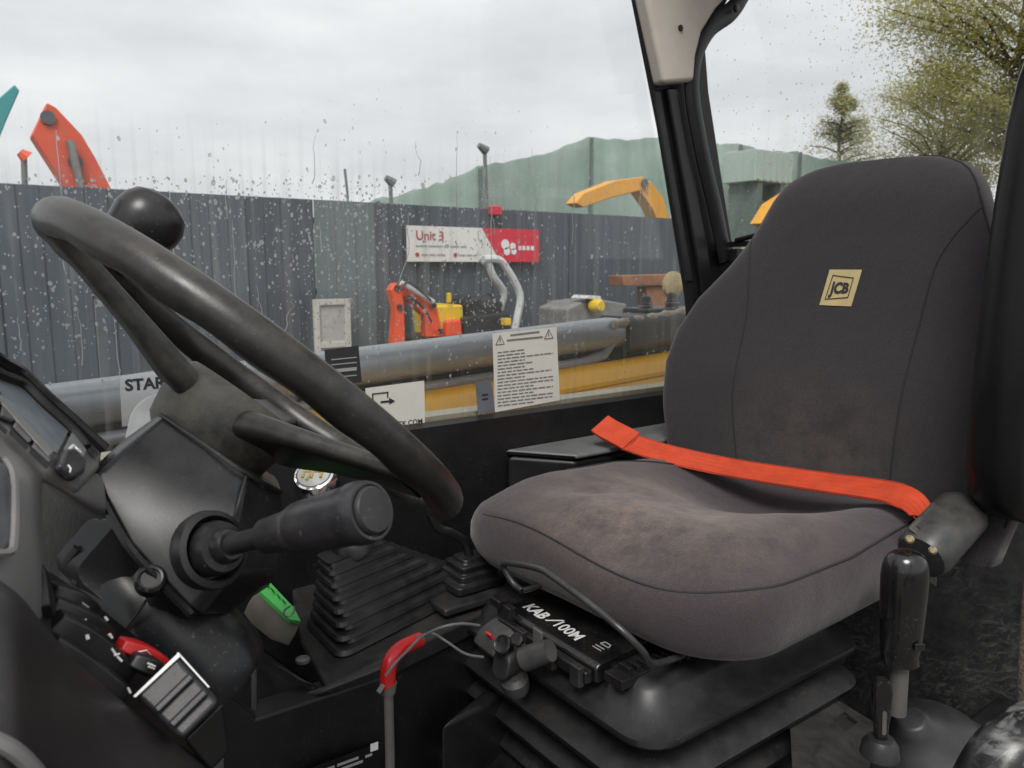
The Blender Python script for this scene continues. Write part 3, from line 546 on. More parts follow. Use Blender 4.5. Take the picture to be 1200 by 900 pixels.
# side window pane
wpoly = [Vector((-.5, WY, -.268)), Vector((1.345, WY, -.268)), aY(800, 350, WY), aY(737, -20, WY), Vector((1.05, WY, .75)), Vector((-.5, WY, .75))]
pane = mk('side_window', prism(wpoly, (0, .004, 0)), pane_side, cab, smooth=False)
def dropset(n, fn, sized):
    v, f = [], []
    for i in range(n):
        c, nx_, ty, r, el = fn(i)
        x_, y_ = nx_, ty; nn_ = nx_.cross(ty); b = len(v)
        for ring, (rr_, h) in enumerate(((1, 0), (.8, .2), (.4, .32))):
            for k in range(7):
                t_ = 2 * math.pi * k / 7; v.append(c + x_ * (math.cos(t_) * rr_ * r) + y_ * (math.sin(t_) * rr_ * r * el) + nn_ * (h * r))
        v.append(c + nn_ * r * .36)
        for ring in range(2):
            for k in range(7): f.append([b + ring * 7 + k, b + ring * 7 + (k + 1) % 7, b + (ring + 1) * 7 + (k + 1) % 7, b + (ring + 1) * 7 + k])
        for k in range(7): f.append([b + 14 + k, b + 14 + (k + 1) % 7, b + 21])
        f.append([b + k for k in range(7)][::-1])
    return v, f
clus = [(random.uniform(330, 640), random.uniform(150, 330)) for _ in range(26)] + [(random.uniform(100, 420), random.uniform(205, 260)) for _ in range(10)] + [(random.uniform(0, 780), random.uniform(200, 420)) for _ in range(14)]
def sd_(i):
    if random.random() < .55: c_ = random.choice(clus); px, py = c_[0] + random.gauss(0, 38), c_[1] + random.gauss(0, 34)
    else: px, py = random.uniform(-20, 790), random.uniform(120, 450)
    
    if py < 205 and random.random() < .9: py = random.uniform(215, 400)
    px = max(-20, min(py * .17 + 722, px)); py = max(-20, min(450, py)); p = aY(px, py, WY)
    r = .0008 + .0016 * random.random() ** 2.2
    if random.random() < .05: r *= 1.6
    return Vector((p.x, WY + .0045, p.z)), Vector((-1, 0, 0)), Vector((random.uniform(-.25, .25), 0, 1)).normalized(), r, random.uniform(.9, 1.7)
mk('raindrops', dropset(2600, sd_, 1), mdrop, pane, kind='stuff')
# dribbles of water running down the glass
rv = []
for _ in range(26):
    px, py = random.choice([(random.uniform(480, 760), random.uniform(150, 300)), (random.uniform(20, 500), random.uniform(150, 380))]); ln = random.uniform(.03, .14); p = aY(px, py, WY); P = []
    for s in range(8): jx = (jx if s else 0) + random.gauss(0, .0035 if _ % 3 == 0 else .0009); P.append(Vector((p.x + jx, WY + .0045, p.z - ln * s / 7)))
    rv.append(tube(P, [.0004 + .0006 * (s / 7) for s in range(8)], 5))
mk('water_runs', join(*rv), mdrop, pane, kind='stuff')
# stickers on the inside of the pane
def gq(px, py, off=.0012): return aY(px, py, WY - off)
def sticker(name, q4, mat, label):
    P = [gq(*p) for p in q4]
    return mk(name, sheet(P, (0, -1, 0), .0004), mat, pane, label=label, smooth=False)
def on_sticker(name, ob, polys, mat, off=.0022):
    pass
gx = Vector((1, 0, 0)); gz = Vector((0, 0, 1))
sticker('sticker', [(140, 441), (212, 428), (212, 490), (143, 500)], mfilm, 'clear film sticker with black capital letters')
def gtext(s, px, py, size, mat, bold=.02, off=.002): mk('lettering', text(s, size, gq(px, py, off), gx, gz, bold=bold, th=.0), mat, pane)
gtext('STAR', 147, 458, .0218, blackprint, bold=.035)
mk('symbol', join(sheet([gq(178, 470, .002), gq(183, 466, .002), gq(184, 472, .002)], (0, -1, 0), .0003), sheet([gq(163, 478, .002), gq(176, 471, .002), gq(180, 476, .002), gq(168, 484, .002)], (0, -1, 0), .0003)), blackprint, pane)
sticker('sticker', [(380, 410), (420, 405), (424, 448), (384, 453)], blackprint, 'small black plate sticker with white print')
mk('print', join(*[sheet([gq(388, y0, .002), gq(418, y0 - 3, .002), gq(418, y0 + h_ - 3, .002), gq(388, y0 + h_, .002)], (0, -1, 0), .0003) for y0, h_ in ((421, 1.2), (427, 1.2), (433, 4), (442, 1.2))]), greyprint, pane)
sticker('sticker', [(428, 455), (497, 446), (498, 497), (432, 508)], paper, 'white scan label with arrow pictogram')
mk('print', join(sheet([gq(437, 461, .002), gq(455, 459, .002), gq(455, 460.5, .002), gq(437, 462.5, .002)], (0, -1, 0), .0003), sheet([gq(436, 461, .002), gq(437.5, 461, .002), gq(437.5, 475, .002), gq(436, 475, .002)], (0, -1, 0), .0003),
    sheet([gq(453.5, 459, .002), gq(455, 459, .002), gq(455, 466, .002), gq(453.5, 466, .002)], (0, -1, 0), .0003), sheet([gq(446, 470, .002), gq(456, 469, .002), gq(456, 466, .002), gq(463, 470, .002), gq(456, 474, .002), gq(456, 471.5, .002), gq(446, 472.5, .002)], (0, -1, 0), .0003)), blackprint, pane)
gtext('CK.COM', 466, 500, .0125, blackprint, bold=.02)
sticker('sticker', [(557, 448), (576, 445), (580, 482), (560, 486)], surf('slate_label', (.12, .13, .15), .6), 'small slate grey label')
mk('print', join(*[sheet([gq(565, y0, .002), gq(572, y0 - 1, .002), gq(572, y0 + 1, .002), gq(565, y0 + 2, .002)], (0, -1, 0), .0003) for y0 in (462, 467)]), blackprint, pane)
sticker('sticker', [(577, 391), (652, 383), (656, 469), (580, 483)], paper, 'pale instruction sheet with warning triangles and printed lines')
pr = []
for i in range(17):
    y0 = 413 + i * 3.9; x_ = 583.0
    xe = random.choice([646, 648, 640, 625, 615, 646])
    while x_ < xe:
        wl = random.uniform(3, 9); x2 = min(xe, x_ + wl); s_ = -.115
        pr.append(sheet([gq(x_, y0 + s_ * (x_ - 580), .002), gq(x2, y0 + s_ * (x2 - 580), .002), gq(x2, y0 + 1.3 + s_ * (x2 - 580), .002), gq(x_, y0 + 1.3 + s_ * (x_ - 580), .002)], (0, -1, 0), .0003)); x_ = x2 + 1.3
for i, (a_, b_) in enumerate(((598, 632), (594, 636))):
    y0 = 394 + i * 6; pr.append(sheet([gq(a_, y0 - .115 * 18, .002), gq(b_, y0 - .115 * 54, .002), gq(b_, y0 + 2.0 - .115 * 54, .002), gq(a_, y0 + 2.0 - .115 * 18, .002)], (0, -1, 0), .0003))
mk('print', join(*pr), surf('faded_print', (.17, .17, .16), .7, bump=0), pane)
for cx_, cy_ in ((586, 399), (643, 392)):
    tri = [(cx_ - 5, cy_ + 5), (cx_ + 5, cy_ + 4), (cx_, cy_ - 6)]
    mk('warning_triangle', tube([gq(*p, .002) for p in tri], .0009, 5, closed=True), blackprint, pane)
    mk('warning_triangle', tube([gq(cx_, cy_ - 2.5, .002), gq(cx_, cy_ + 2, .002)], .0008, 5), blackprint, pane)
# pillar
def pY(px, py, y): return aY(px, py, y)
pilr = mk('pillar', prism([pY(px, py, WY - .002) for px, py in [(706, -200), (736, -10), (768, 150), (800, 345), (812, 470), (865, 470), (851, 292), (836, 200), (822, 110), (818, 60), (850, -10), (880, -200)]], (0, -.022, 0)), darkcab, cab, bevel=.006)
mk('rib', prism([pY(px, py, WY - .024) for px, py in [(777, 104), (790, 104), (832, 330), (828, 420), (822, 420), (817, 330)]], (0, -.012, 0)), black, pilr, bevel=.004)
mk('rib', prism([pY(px, py, WY - .021) for px, py in [(764, 106), (772, 106), (810, 330), (803, 330)]], (0, -.006, 0)), blackdusty, pilr, bevel=.003)
mk('roof_trim', prism([pY(px, py, WY - .03) for px, py in [(706, -200), (737, -20), (764, 102), (799, 99), (801, 70), (808, 42), (824, 16), (846, -8), (870, -200)]], (0, -.035, 0)), liner, cab, bevel=.010, seg=3)
mk('bolt', lathe([(.006, 0), (.006, .003), (.003, .004), (0, .002)], pY(797, 33, WY - .065), (0, -1, 0), 12), darkcab, pilr)
mk('window_seal', tube(smooth_path([pY(px, py, WY - .045) for px, py in [(905, -70), (872, -10), (857, 13), (833, 31), (817, 58), (811, 90), (813, 125), (824, 185), (838, 245), (850, 305)]], 6), .020, 12, flat=.5, nrm=(0, 1, 0)), darkcab, cab)
mk('bolt', lathe([(.008, 0), (.008, .004), (.005, .005), (0, .005)], pY(862, 10, WY - .062), (0, -1, 0), 12), black, cab)
mk('latch', join(box(aX(868, 286, 1.40), (.02, .07, .012)), box(aX(858, 300, 1.40), (.03, .05, .03)), tube([aX(862, 282, 1.39), aX(885, 276, 1.39), aX(895, 284, 1.39)], .006, 8)), black, cab, bevel=.003)
RX = 1.46
mk('rear_wall', box((RX + .02, .76, -.47), (.03, .78, .98)), scuffed, cab, label='scuffed black rear wall panel')
rear = mk('rear_window', box((1.437, .70, .42), (.004, 1.10, .80)), pane_rear, cab, smooth=False)
def rd_(i):
    px, py = random.uniform(825, 1200), random.uniform(0, 290); p = aX(px, py, RX)
    if random.random() < .5: px = random.gauss(1100, 60); py = abs(random.gauss(60, 60)); p = aX(px, py, RX)
    r = .0008 + .0014 * random.random() ** 2
    return Vector((1.4395, p.y, p.z)), Vector((0, 1, 0)), Vector((0, random.uniform(-.3, .3), 1)).normalized(), r, random.uniform(.9, 1.6)
mk('raindrops', dropset(1100, rd_, 1), mdrop, rear, kind='stuff')
mk('roof_panel', box((1.27, .76, .86), (.6, .95, .03)), liner, cab)  # unseen roof over the rear only; its length is set for the light
mk('front_bulkhead', box((-.55, .75, -.70), (.05, .9, .55)), darkcab, cab)  # unseen; added to keep light out of the footwell
# ledge box under the window behind the seat
lb = root('storage_box', (1.15, 1.05, -.6), 'grey topped storage box beside the seat under the window', 'storage box')
mk('body', loft([[Vector((x_, y_, z)) for x_, y_ in ((.80, 1.12), (.88, 1.02), (1.40, 1.01), (1.40, 1.12))] for z in (-.90, -.345)]), darkcab, lb, bevel=.008)
mk('lid', loft([[Vector((x_, y_, z)) for x_, y_ in ((.80, 1.123), (.88, 1.015), (1.41, 1.005), (1.41, 1.123))] for z in (-.343, -.333)]), surf('lid_grey', (.13, .135, .14), .35, dust=.3, var=.2), lb, bevel=.006)
# ================================================================ DASHBOARD
def GP(lst): return [G(*p) for p in lst]
def patch(rows): 
    rows = [[G(*p) if not isinstance(p, Vector) else p for p in r_] for r_ in rows]
    return loft(rows, False, False, closed=False)
dash = root('dashboard', (.0, .45, -.9), 'dark plastic dashboard with display and switches in front of the steering column', 'dashboard')
D0 = G(0, 500, .46); nd = (G(96, 572, .50) - D0).cross(G(57, 466, .585) - D0).normalized()
if nd.z < 0: nd = -nd
def D(px, py, h=0.0): return aP(px, py, D0 + nd * h, nd)
# binnacle slab
mk('binnacle', prism([D(*p) for p in [(-90, 385), (-30, 405), (0, 421), (27, 437), (57, 466), (85, 491), (122, 525), (119, 548), (96, 572), (60, 552), (0, 500), (-90, 440)]], nd * -.010), dashmat, dash, bevel=.004)
mk('bezel', tube(smooth_path([D(px, py, .004) for px, py in [(-90, 384), (-30, 404), (0, 421), (27, 437), (57, 466), (85, 491), (123, 526)]], 4), .0042, 8), gloss, dash)
mk('inner_bezel', tube(smooth_path([D(px, py, .003) for px, py in [(-90, 404), (0, 440), (25, 450), (50, 474), (82, 503), (100, 525)]], 4), .0045, 8), black, dash)
mk('display_screen', sheet([D(px, py, .0012) for px, py in [(-90, 408), (0, 443), (24, 453), (50, 477), (80, 504), (66, 531), (40, 503), (0, 461), (-90, 425)]], nd, .001), screenm, dash, smooth=False)
lcd = mk('screen_strip', sheet([D(px, py, .0035) for px, py in [(-90, 430), (0, 464), (34, 499), (62, 529), (56, 535), (28, 504), (0, 472), (-90, 438)]], nd, .001), surf('grey_trim', (.22, .22, .22), .5, dust=.4), dash, smooth=False)
mk('icon_panel', sheet([D(px, py, .003) for px, py in [(84, 507), (100, 528), (92, 545), (70, 536)]], nd, .001), surf('icon_panel', (.20, .22, .22), .25, dust=.3), dash, smooth=False)
mk('icon', join(*[tube([D(px, py, .006) for px, py in pp], .0011, 5) for pp in ([(82, 526), (86, 522), (90, 527)], [(87, 532), (92, 527), (94, 531)], [(84, 530), (89, 535)])]), white, dash)
mk('slot', sheet([D(px, py, .003) for px, py in [(103, 522), (107, 522), (115, 533), (112, 536)]], nd, .001), blackprint, dash)
for q4 in ([(-30, 448), (-3, 470), (-6, 490), (-32, 470)], [(0, 470), (17, 487), (12, 497), (-4, 490)], [(18, 488), (38, 509), (33, 521), (13, 501)], [(40, 511), (62, 534), (56, 545), (35, 524)]):
    mk('button', prism([D(px, py, .001) for px, py in q4], nd * .003), surf('button_grey', (.075, .075, .078), .5, dust=.35, bump=.3), dash, bevel=.0015)
for q4 in ([(-6, 494), (8, 506), (6, 509), (-8, 497)], [(12, 504), (32, 524), (30, 528), (10, 508)], [(36, 527), (56, 546), (54, 550), (34, 531)]):
    mk('button_gap', sheet([D(px, py, .002) for px, py in q4], nd, .001), blackprint, dash)
mk('rocker_button', prism([D(px, py, .001) for px, py in [(67, 533), (78, 531), (93, 548), (91, 560), (80, 567), (60, 551)]], nd * .007), greyplast, dash, bevel=.003, seg=3)
mk('icon', tube([D(80, 545, .0085), D(83, 549, .0085), D(82, 553, .0085)], .0005, 5), white, dash)
# dusty fascia between display and vent mouth
def Dd(px, py, k=0): return D(px, py, -.004 - k)
fasA = [[Dd(-90, 430), Dd(0, 496), Dd(30, 520), Dd(60, 547), Dd(94, 568), Dd(116, 548)],
        [Dd(-90, 450), Dd(0, 510), Dd(28, 533), Dd(55, 556), Dd(92, 582), Dd(124, 572)],
        [Dd(-90, 470, .004), Dd(0, 522, .004), Dd(27, 543, .004), Dd(50, 560, .004), Dd(86, 590, .004), Dd(124, 606, .006)],
        [Dd(-90, 476, .03), Dd(0, 527, .03), Dd(27, 548, .03), Dd(50, 565, .03), Dd(84, 595, .03), Dd(120, 612, .03)]]
fasB = [[Dd(-90, 450), Dd(0, 508), Dd(14, 522), Dd(27, 533), Dd(42, 547), Dd(54, 556)],
        [(-90, 520, .40), (0, 540, .442), (18, 548, .445), (32, 556, .45), (42, 566, .455), (48, 572, .48)],
        [(-90, 600, .375), (0, 590, .415), (20, 590, .42), (36, 592, .428), (45, 596, .435), (49, 598, .48)],
        [(-90, 660, .35), (0, 640, .385), (22, 640, .40), (38, 642, .415), (47, 648, .425), (51, 652, .47)],
        [(-90, 720, .345), (0, 690, .375), (22, 690, .39), (38, 690, .405), (50, 695, .415), (54, 698, .46)],
        [(-90, 780, .35), (0, 740, .38), (22, 740, .395), (38, 740, .41), (50, 740, .42), (54, 740, .46)]]
mk('fascia', patch(fasA), dashmat, dash, sub=2); mk('fascia', patch(fasB), dashmat, dash, sub=2)
mk('side_inset', prism(GP([(-80, 520, .385), (-4, 538, .428), (10, 549, .428), (15, 570, .42), (14, 632, .395), (6, 646, .386), (-80, 640, .35)]), G(0, 590, -.006)), surf('inset_slate', (.06, .065, .075), .35, dust=.3), dash, bevel=.003)
mk('inset_rim', tube(smooth_path(GP([(-40, 528, .40), (-2, 536, .427), (12, 547, .425), (17, 570, .416), (16, 632, .391), (8, 648, .381), (-40, 646, .36)]), 3), .0022, 6), dashmat, dash)
# dark core behind everything so that the vent mouth is a deep hole
mk('core', prism(GP([(-120, 540, .60), (60, 540, .66), (130, 590, .68), (170, 720, .66), (262, 800, .64), (262, 1000, .60), (-120, 1000, .52)]), G(60, 760, .12)), darkcab, dash)
# switch bank
sw_pl = [(30, 655, .445), (62, 672, .47), (110, 705, .50), (150, 745, .515), (200, 775, .53), (262, 860, .52), (250, 905, .50), (160, 840, .47), (60, 760, .425), (36, 715, .41)]
mk('switch_plate', prism(GP(sw_pl), G(120, 740, .05)), switchm, dash, bevel=.003)
def rocker(P, w_, mat, tick=None, name='rocker_switch'):
    pts = smooth_path(GP(P), 5); n = len(pts); loops = []
    d = (pts[-1] - pts[0]).normalized(); view = -G(120, 740).normalized(); outn = (view - d * view.dot(d)).normalized(); side = d.cross(outn)
    for i, p in enumerate(pts):
        s = i / (n - 1); k = .75 + .25 * math.sin(math.pi * s)
        b = outn * (.006 * math.sin(math.pi * s) + .004)
        loops.append([p + side * w_ * k - outn * .008, p + side * w_ * k + b * .4, p + side * w_ * .75 * k + b, p - side * w_ * .75 * k + b, p - side * w_ * k + b * .4, p - side * w_ * k - outn * .008])
    o = mk(name, loft(loops), mat, dash, bevel=.0012)
    return o, side, outn, pts
r1 = rocker([(60, 690, .452), (85, 699, .462), (112, 716, .475)], .0048, switchm)
r2 = rocker([(60, 706, .444), (95, 722, .458), (130, 748, .475)], .0056, switchm)
r3 = rocker([(64, 728, .434), (105, 752, .452), (150, 795, .468)], .0085, switchm)
r4 = rocker([(62, 752, .425), (100, 778, .44), (148, 815, .452)], .006, switchm)
rocker([(44, 666, .445), (50, 690, .436), (54, 716, .425)], .0045, switchm)
hz = rocker([(141, 755, .470), (165, 763, .482), (194, 780, .490)], .0052, redp)
rocker([(152, 772, .466), (170, 778, .474), (190, 790, .48)], .006, switchm)
def icon(ps, rr=.0009, mat=white): mk('icon', join(*[tube(GP(p), rr * .62, 5) for p in ps]), mat, dash)
icon([[(84, 702, .455), (92, 705, .457)], [(96, 706, .457), (104, 712, .459)]], .0009, greyprint)
icon([[(88, 722, .448), (98, 729, .450)], [(91, 729, .447), (101, 726, .450)], [(102, 729, .45), (108, 733, .452)]], .0010)
icon([[(102, 744, .440), (103, 749, .440)]], .0016); icon([[(128, 743, .462), (131, 748, .463)]], .0015); icon([[(123, 723, .465), (126, 727, .466)]], .0012)
icon([[(131, 760, .452), (137, 769, .454), (143, 775, .455)], [(134, 768, .452), (140, 766, .455)]], .0010)
icon([[(162, 764, .470), (172, 762, .473), (178, 769, .474), (162, 764, .470)]], .0007)
icon([[(173, 777, .463), (182, 781, .466)], [(174, 781, .462), (181, 784, .465)], [(150, 806, .445), (153, 812, .446)]], .0009)
# chunky ridged rotary knob
kb = GP([(157, 815, .445), (208, 766, .462), (259, 822, .450), (213, 868, .432)])
kd = G(208, 815, 1).normalized()
mk('knob', prism([p for p in kb], kd * .03), surf('knob_grey', (.018, .0175, .020), .36, bump=.4, bscale=1600), dash, bevel=.004, seg=3)
for s0, s1 in ((.34, .46), (.66, .78)):
    a0, a1 = kb[0].lerp(kb[3], s0), kb[0].lerp(kb[3], s1); b0, b1 = kb[1].lerp(kb[2], s0), kb[1].lerp(kb[2], s1)
    mk('ridge', prism([a0.lerp(b0, .06), a1.lerp(b1, .06), a1.lerp(b1, .94), a0.lerp(b0, .94)], kd * -.004), MATS['knob_grey'], dash, bevel=.0015)
mk('pointer_line', prism([kb[0].lerp(kb[1], -.02) - kd * .0003, kb[1].lerp(kb[0], -.02) - kd * .0003, kb[1].lerp(kb[2], .06) - kd * .0003, kb[0].lerp(kb[3], .04) - kd * .0003], kd * -.0012), white, dash)
mk('pointer_line', prism([kb[1].lerp(kb[2], -.02) + kd * .001, kb[1].lerp(kb[2], .72) + kd * .001, kb[1].lerp(kb[2], .72) + (kb[1] - kb[0]) * .025 + kd * .001, kb[1] + (kb[1] - kb[0]) * .03 + kd * .001], kd * .004), white, dash)
mk('knob_skirt', prism(GP([(215, 868, .455), (262, 822, .475), (270, 880, .49), (246, 905, .48)]), kd * .02), switchm, dash, bevel=.003)
# large smooth side fairing nearest the door
fr = [[(-140, 640, .42), (0, 676, .42), (36, 712, .43), (60, 746, .44), (110, 796, .46), (160, 838, .48), (210, 872, .50), (250, 905, .52), (290, 960, .54)],
      [(-140, 628, .37), (0, 668, .372), (36, 708, .385), (60, 744, .398), (110, 792, .42), (160, 834, .44), (210, 868, .46), (250, 902, .48), (290, 955, .50)],
      [(-140, 640, .345), (0, 680, .352), (30, 716, .365), (55, 752, .378), (105, 800, .40), (155, 841, .425), (205, 875, .445), (245, 910, .465), (285, 962, .49)],
      [(-140, 740, .32), (0, 760, .335), (28, 780, .345), (52, 805, .358), (100, 845, .38), (148, 882, .405), (198, 915, .43), (238, 945, .45), (275, 990, .48)],
      [(-140, 860, .305), (0, 872, .32), (28, 890, .33), (52, 905, .345), (95, 930, .37), (145, 960, .395), (195, 990, .42), (235, 1020, .44), (270, 1050, .47)],
      [(-140, 1000, .30), (0, 1010, .315), (28, 1015, .325), (52, 1020, .34), (95, 1035, .365), (145, 1050, .39), (195, 1070, .415), (235, 1090, .435), (270, 1110, .465)]]
mk('side_fairing', patch(fr), dashdark, dash, sub=2)
mk('fairing_seam', tube(smooth_path(GP([(-20, 862, .317), (14, 878, .322), (40, 902, .33), (60, 930, .34)]), 4), .0035, 6), dashmat, dash)
# ================================================================ STEERING COLUMN
col = root('steering_column', G(150, 760, .62), 'black plastic steering column shroud with a ringed stalk boss', 'steering column')
shl = [GP(l_) for l_ in (
    [(200, 482, .76), (186, 486, .63), (194, 487, .615), (240, 520, .605), (286, 553, .60), (294, 559, .602), (331, 576, .64), (325, 560, .76)],
    [(170, 505, .76), (144, 516, .605), (152, 521, .59), (205, 565, .575), (280, 600, .575), (288, 606, .58), (333, 602, .63), (330, 600, .76)],
    [(150, 530, .76), (118, 540, .585), (122, 550, .57), (175, 610, .555), (262, 665, .56), (274, 672, .568), (326, 672, .625), (330, 650, .76)],
    [(140, 550, .76), (104, 548, .575), (106, 554, .562), (152, 640, .545), (222, 716, .55), (236, 722, .556), (262, 722, .60), (315, 690, .74)])]
mk('upper_shroud', loft(shl), colplast, col, bevel=.004, seg=3)
mk('seam', tube(smooth_path(GP([(289, 556, .598), (281, 585, .574), (276, 604, .571)]), 4), .0011, 6), blackprint, col)
mk('shadow_lip', tube(smooth_path(GP([(188, 486, .612), (240, 521, .601), (290, 556, .596), (331, 577, .636)]), 4), .0016, 6), black, col)
mk('skirt_lip', tube(smooth_path(GP([(104, 551, .562), (122, 590, .553), (152, 642, .545), (190, 685, .547), (224, 720, .549)]), 4), .0032, 6), black, col)
mk('reservoir_tab', prism(place2(rrect(.030, .034, .026, 8), G(187, 500, .69), rt, up * .9 + rt * .2), fw * .012), mclear, col, bevel=.003)
# stalk
s0, s1 = G(248, 644, .548), G(432, 599, .464); sa = (s1 - s0).normalized(); sl_ = (s1 - s0).length
stalk = mk('stalk', lathe([(.0075, .012), (.0075, .055), (.012, .062), (.0135, .085), (.0145, .088), (.0145, .091), (.0135, .093), (.0168, .096), (.0172, sl_ * .75), (.0178, sl_ * .8)], s0, sa, 28), blackdusty, col)
mk('boss_ring', lathe([(.020, -.012), (.0275, -.008), (.0285, -.002), (.0275, .004), (.0235, .006), (.021, .002), (.020, -.004)], s0, sa, 36), rubber, stalk)
mk('boss_ring', lathe([(.010, -.01), (.019, -.006), (.0195, .006), (.0175, .012), (.0125, .013), (.012, .006)], s0 + sa * .002, sa, 32), rubber, stalk)
mk('boss_ring', lathe([(.008, .006), (.0125, .010), (.0125, .020), (.010, .024), (.0078, .024)], s0, sa, 28), black, stalk)
L0 = .096; L1 = sl_
mk('grip', lathe([(.0150, L0), (.0172, L0 + .004), (.0178, L0 + .02), (.0184, L1 - .02), (.0188, L1 - .012), (.0196, L1 - .010), (.0196, L1 - .004), (.0190, L1 - .001), (.0178, L1 + .003), (.0160, L1 + .003), (.0155, L1 + .001), (.0, L1 + .001)], s0, sa, 36), greyplast, stalk)
mk('end_button', lathe([(.0148, L1 + .001), (.0148, L1 + .004), (.0135, L1 + .006), (.006, L1 + .0068), (0, L1 + .007)], s0, sa, 30), blackdusty, stalk)
# lower shroud
lo_ = smooth_path(GP([(118, 655, .65), (135, 668, .635), (160, 690, .62), (205, 740, .615), (240, 778, .615), (262, 800, .62)]), 5)
lr = [.022 + .025 * math.sin(math.pi * min(1, .12 + .62 * i / (len(lo_) - 1))) for i in range(len(lo_))]
lower = mk('lower_shroud', tube(lo_, lr, 20), colplast, col)
mk('shoulder', loft([place2(rrect(a_, b_, .012, 5), G(px, py, d_), (rt * .75 - up * .65), (rt * .65 + up * .75)) for px, py, d_, a_, b_ in ((92, 648, .60, .010, .018), (110, 652, .585, .022, .026), (150, 668, .575, .03, .03), (190, 690, .58, .03, .028), (210, 712, .59, .016, .02))]), colplast, col, bevel=.004)
for a_, b_ in (((75, 660), (90, 642)), ((88, 682), (99, 668))):
    mk('slot', tube(GP([(*a_, .582), (*b_, .578)]), .0034, 8, flat=.6), blackprint, col)
bt = G(176, 680, .545)
mk('lock_button', lathe([(.0105, -.006), (.0105, .004), (.0085, .006), (.007, .0055), (.0065, .0035), (0, .0035)], bt, Vector((-.1, -.75, .65)), 24), black, col)
mk('lock_plate', prism(GP([(158, 695, .552), (163, 678, .55), (180, 668, .55), (194, 672, .552), (198, 680, .556), (176, 694, .556)]), fw * .012), black, col, bevel=.002)
mk('seam', tube(GP([(171, 704, .562), (160, 720, .564), (144, 741, .567)]), .0012, 6), blackprint, col)
# ================================================================ STEERING WHEEL
WC = Vector((.2235, .6984, -.0986)); wa = R(48.33)
wn = Vector((math.cos(wa), -.0284 * math.cos(wa), math.sin(wa))).normalized()
we1 = wn.cross(Vector((0, 0, 1))).normalized(); we2 = wn.cross(we1).normalized()
if we2.x > 0: we2 = -we2           # we2: forward and up
if we1.y > 0: we1 = -we1           # we1: towards the camera
RW = .205
def W(r_, ang, h): return WC + r_ * (math.cos(ang) * we2 + math.sin(ang) * we1) + wn * h     # ang 0 = forward, 90 = near side
wh = root('steering_wheel', WC - wn * .1, 'worn black three spoke steering wheel with a spinner knob', 'steering wheel')
n_ = 144; loops = []
for i in range(n_):
    t_ = 2 * math.pi * i / n_; c_ = W(RW, t_, 0); ro = math.cos(t_) * we2 + math.sin(t_) * we1; l_ = []
    for k in range(18):
        p_ = 2 * math.pi * k / 18; rad = .0154
        inner = max(0, -math.cos(p_)); low = max(0, -math.sin(p_ + .5))
        rad -= .0017 * (inner + low) * .5 * (1 + math.cos(t_ * 18))      # finger grips on the inside and underside
        l_.append(c_ + ro * (math.cos(p_) * rad) + wn * (math.sin(p_) * rad * 1.04))
    loops.append(l_)
loops.append(loops[0]); mk('rim', loft(loops, False, False), rimmat, wh)
hub = []
for r_, h_, sq in ((.034, -.094, 0), (.044, -.092, 0), (.054, -.080, .3), (.060, -.050, .5), (.058, -.032, .5), (.050, -.024, .4), (.0, -.022, 0)):
    l_ = []
    for k in range(36):
        t_ = 2 * math.pi * k / 36; rr_ = r_ * (1 + .10 * sq * math.cos(3 * t_)); l_.append(W(rr_, t_, h_))
    hub.append(l_)
hubo = mk('hub', loft(hub), surf('hub_plastic', (.022, .022, .021), .42, dust=.5, dustcol=(.17, .16, .12), bump=.6, bscale=900, scale=20, updust=False), wh)
for ang in (0, 120, 240):
    a_ = R(ang); tang = (-math.sin(a_) * we2 + math.cos(a_) * we1); ro = (math.cos(a_) * we2 + math.sin(a_) * we1); l_ = []
    kw = 1.35 if ang == 120 else 1
    for r_, h_, w2, th_ in ((.012, -.050, .022, .010), (.040, -.047, .030, .013), (.060, -.042, .034, .012), (.11, -.028, .028, .009), (.16, -.016, .024, .008), (.196, -.008, .024, .008)):
        l_.append(place2(rrect(w2 * (1 + (kw - 1) * max(0, 1 - r_ / .14)), th_, th_ * .8, 4), W(r_, a_, h_), tang, (wn + ro * -.25).normalized()))
    mk('spoke', loft(l_), MATS['hub_plastic'] if ang == 0 else rimmat, wh)
mk('boss_nut', lathe([(.030, -.12), (.032, -.10), (.02, -.096)], WC, wn, 24), rubber, wh)
ka = math.atan2(-.80, .58); kp = W(RW, ka, 0)
sk = G(171, 262, .765)
base_ = min((W(RW, R(a_), 0) for a_ in range(0, 360, 3)), key=lambda p: (p - (sk - wn * .058)).length)
sp = mk('spinner_knob', lathe([(.012, -.032), (.024, -.028), (.031, -.016), (.0345, .0), (.0335, .012), (.028, .023), (.018, .030), (.008, .0325), (0, .033)], sk, wn, 32), black, wh)
mk('spinner_stem', tube([sk - wn * .03, base_ + wn * .008], [.009, .012], 12), black, sp)
mk('spinner_clamp', lathe([(.024, .0), (.024, .010), (.014, .018), (0, .018)], base_ + wn * .012, wn, 20), black, sp)
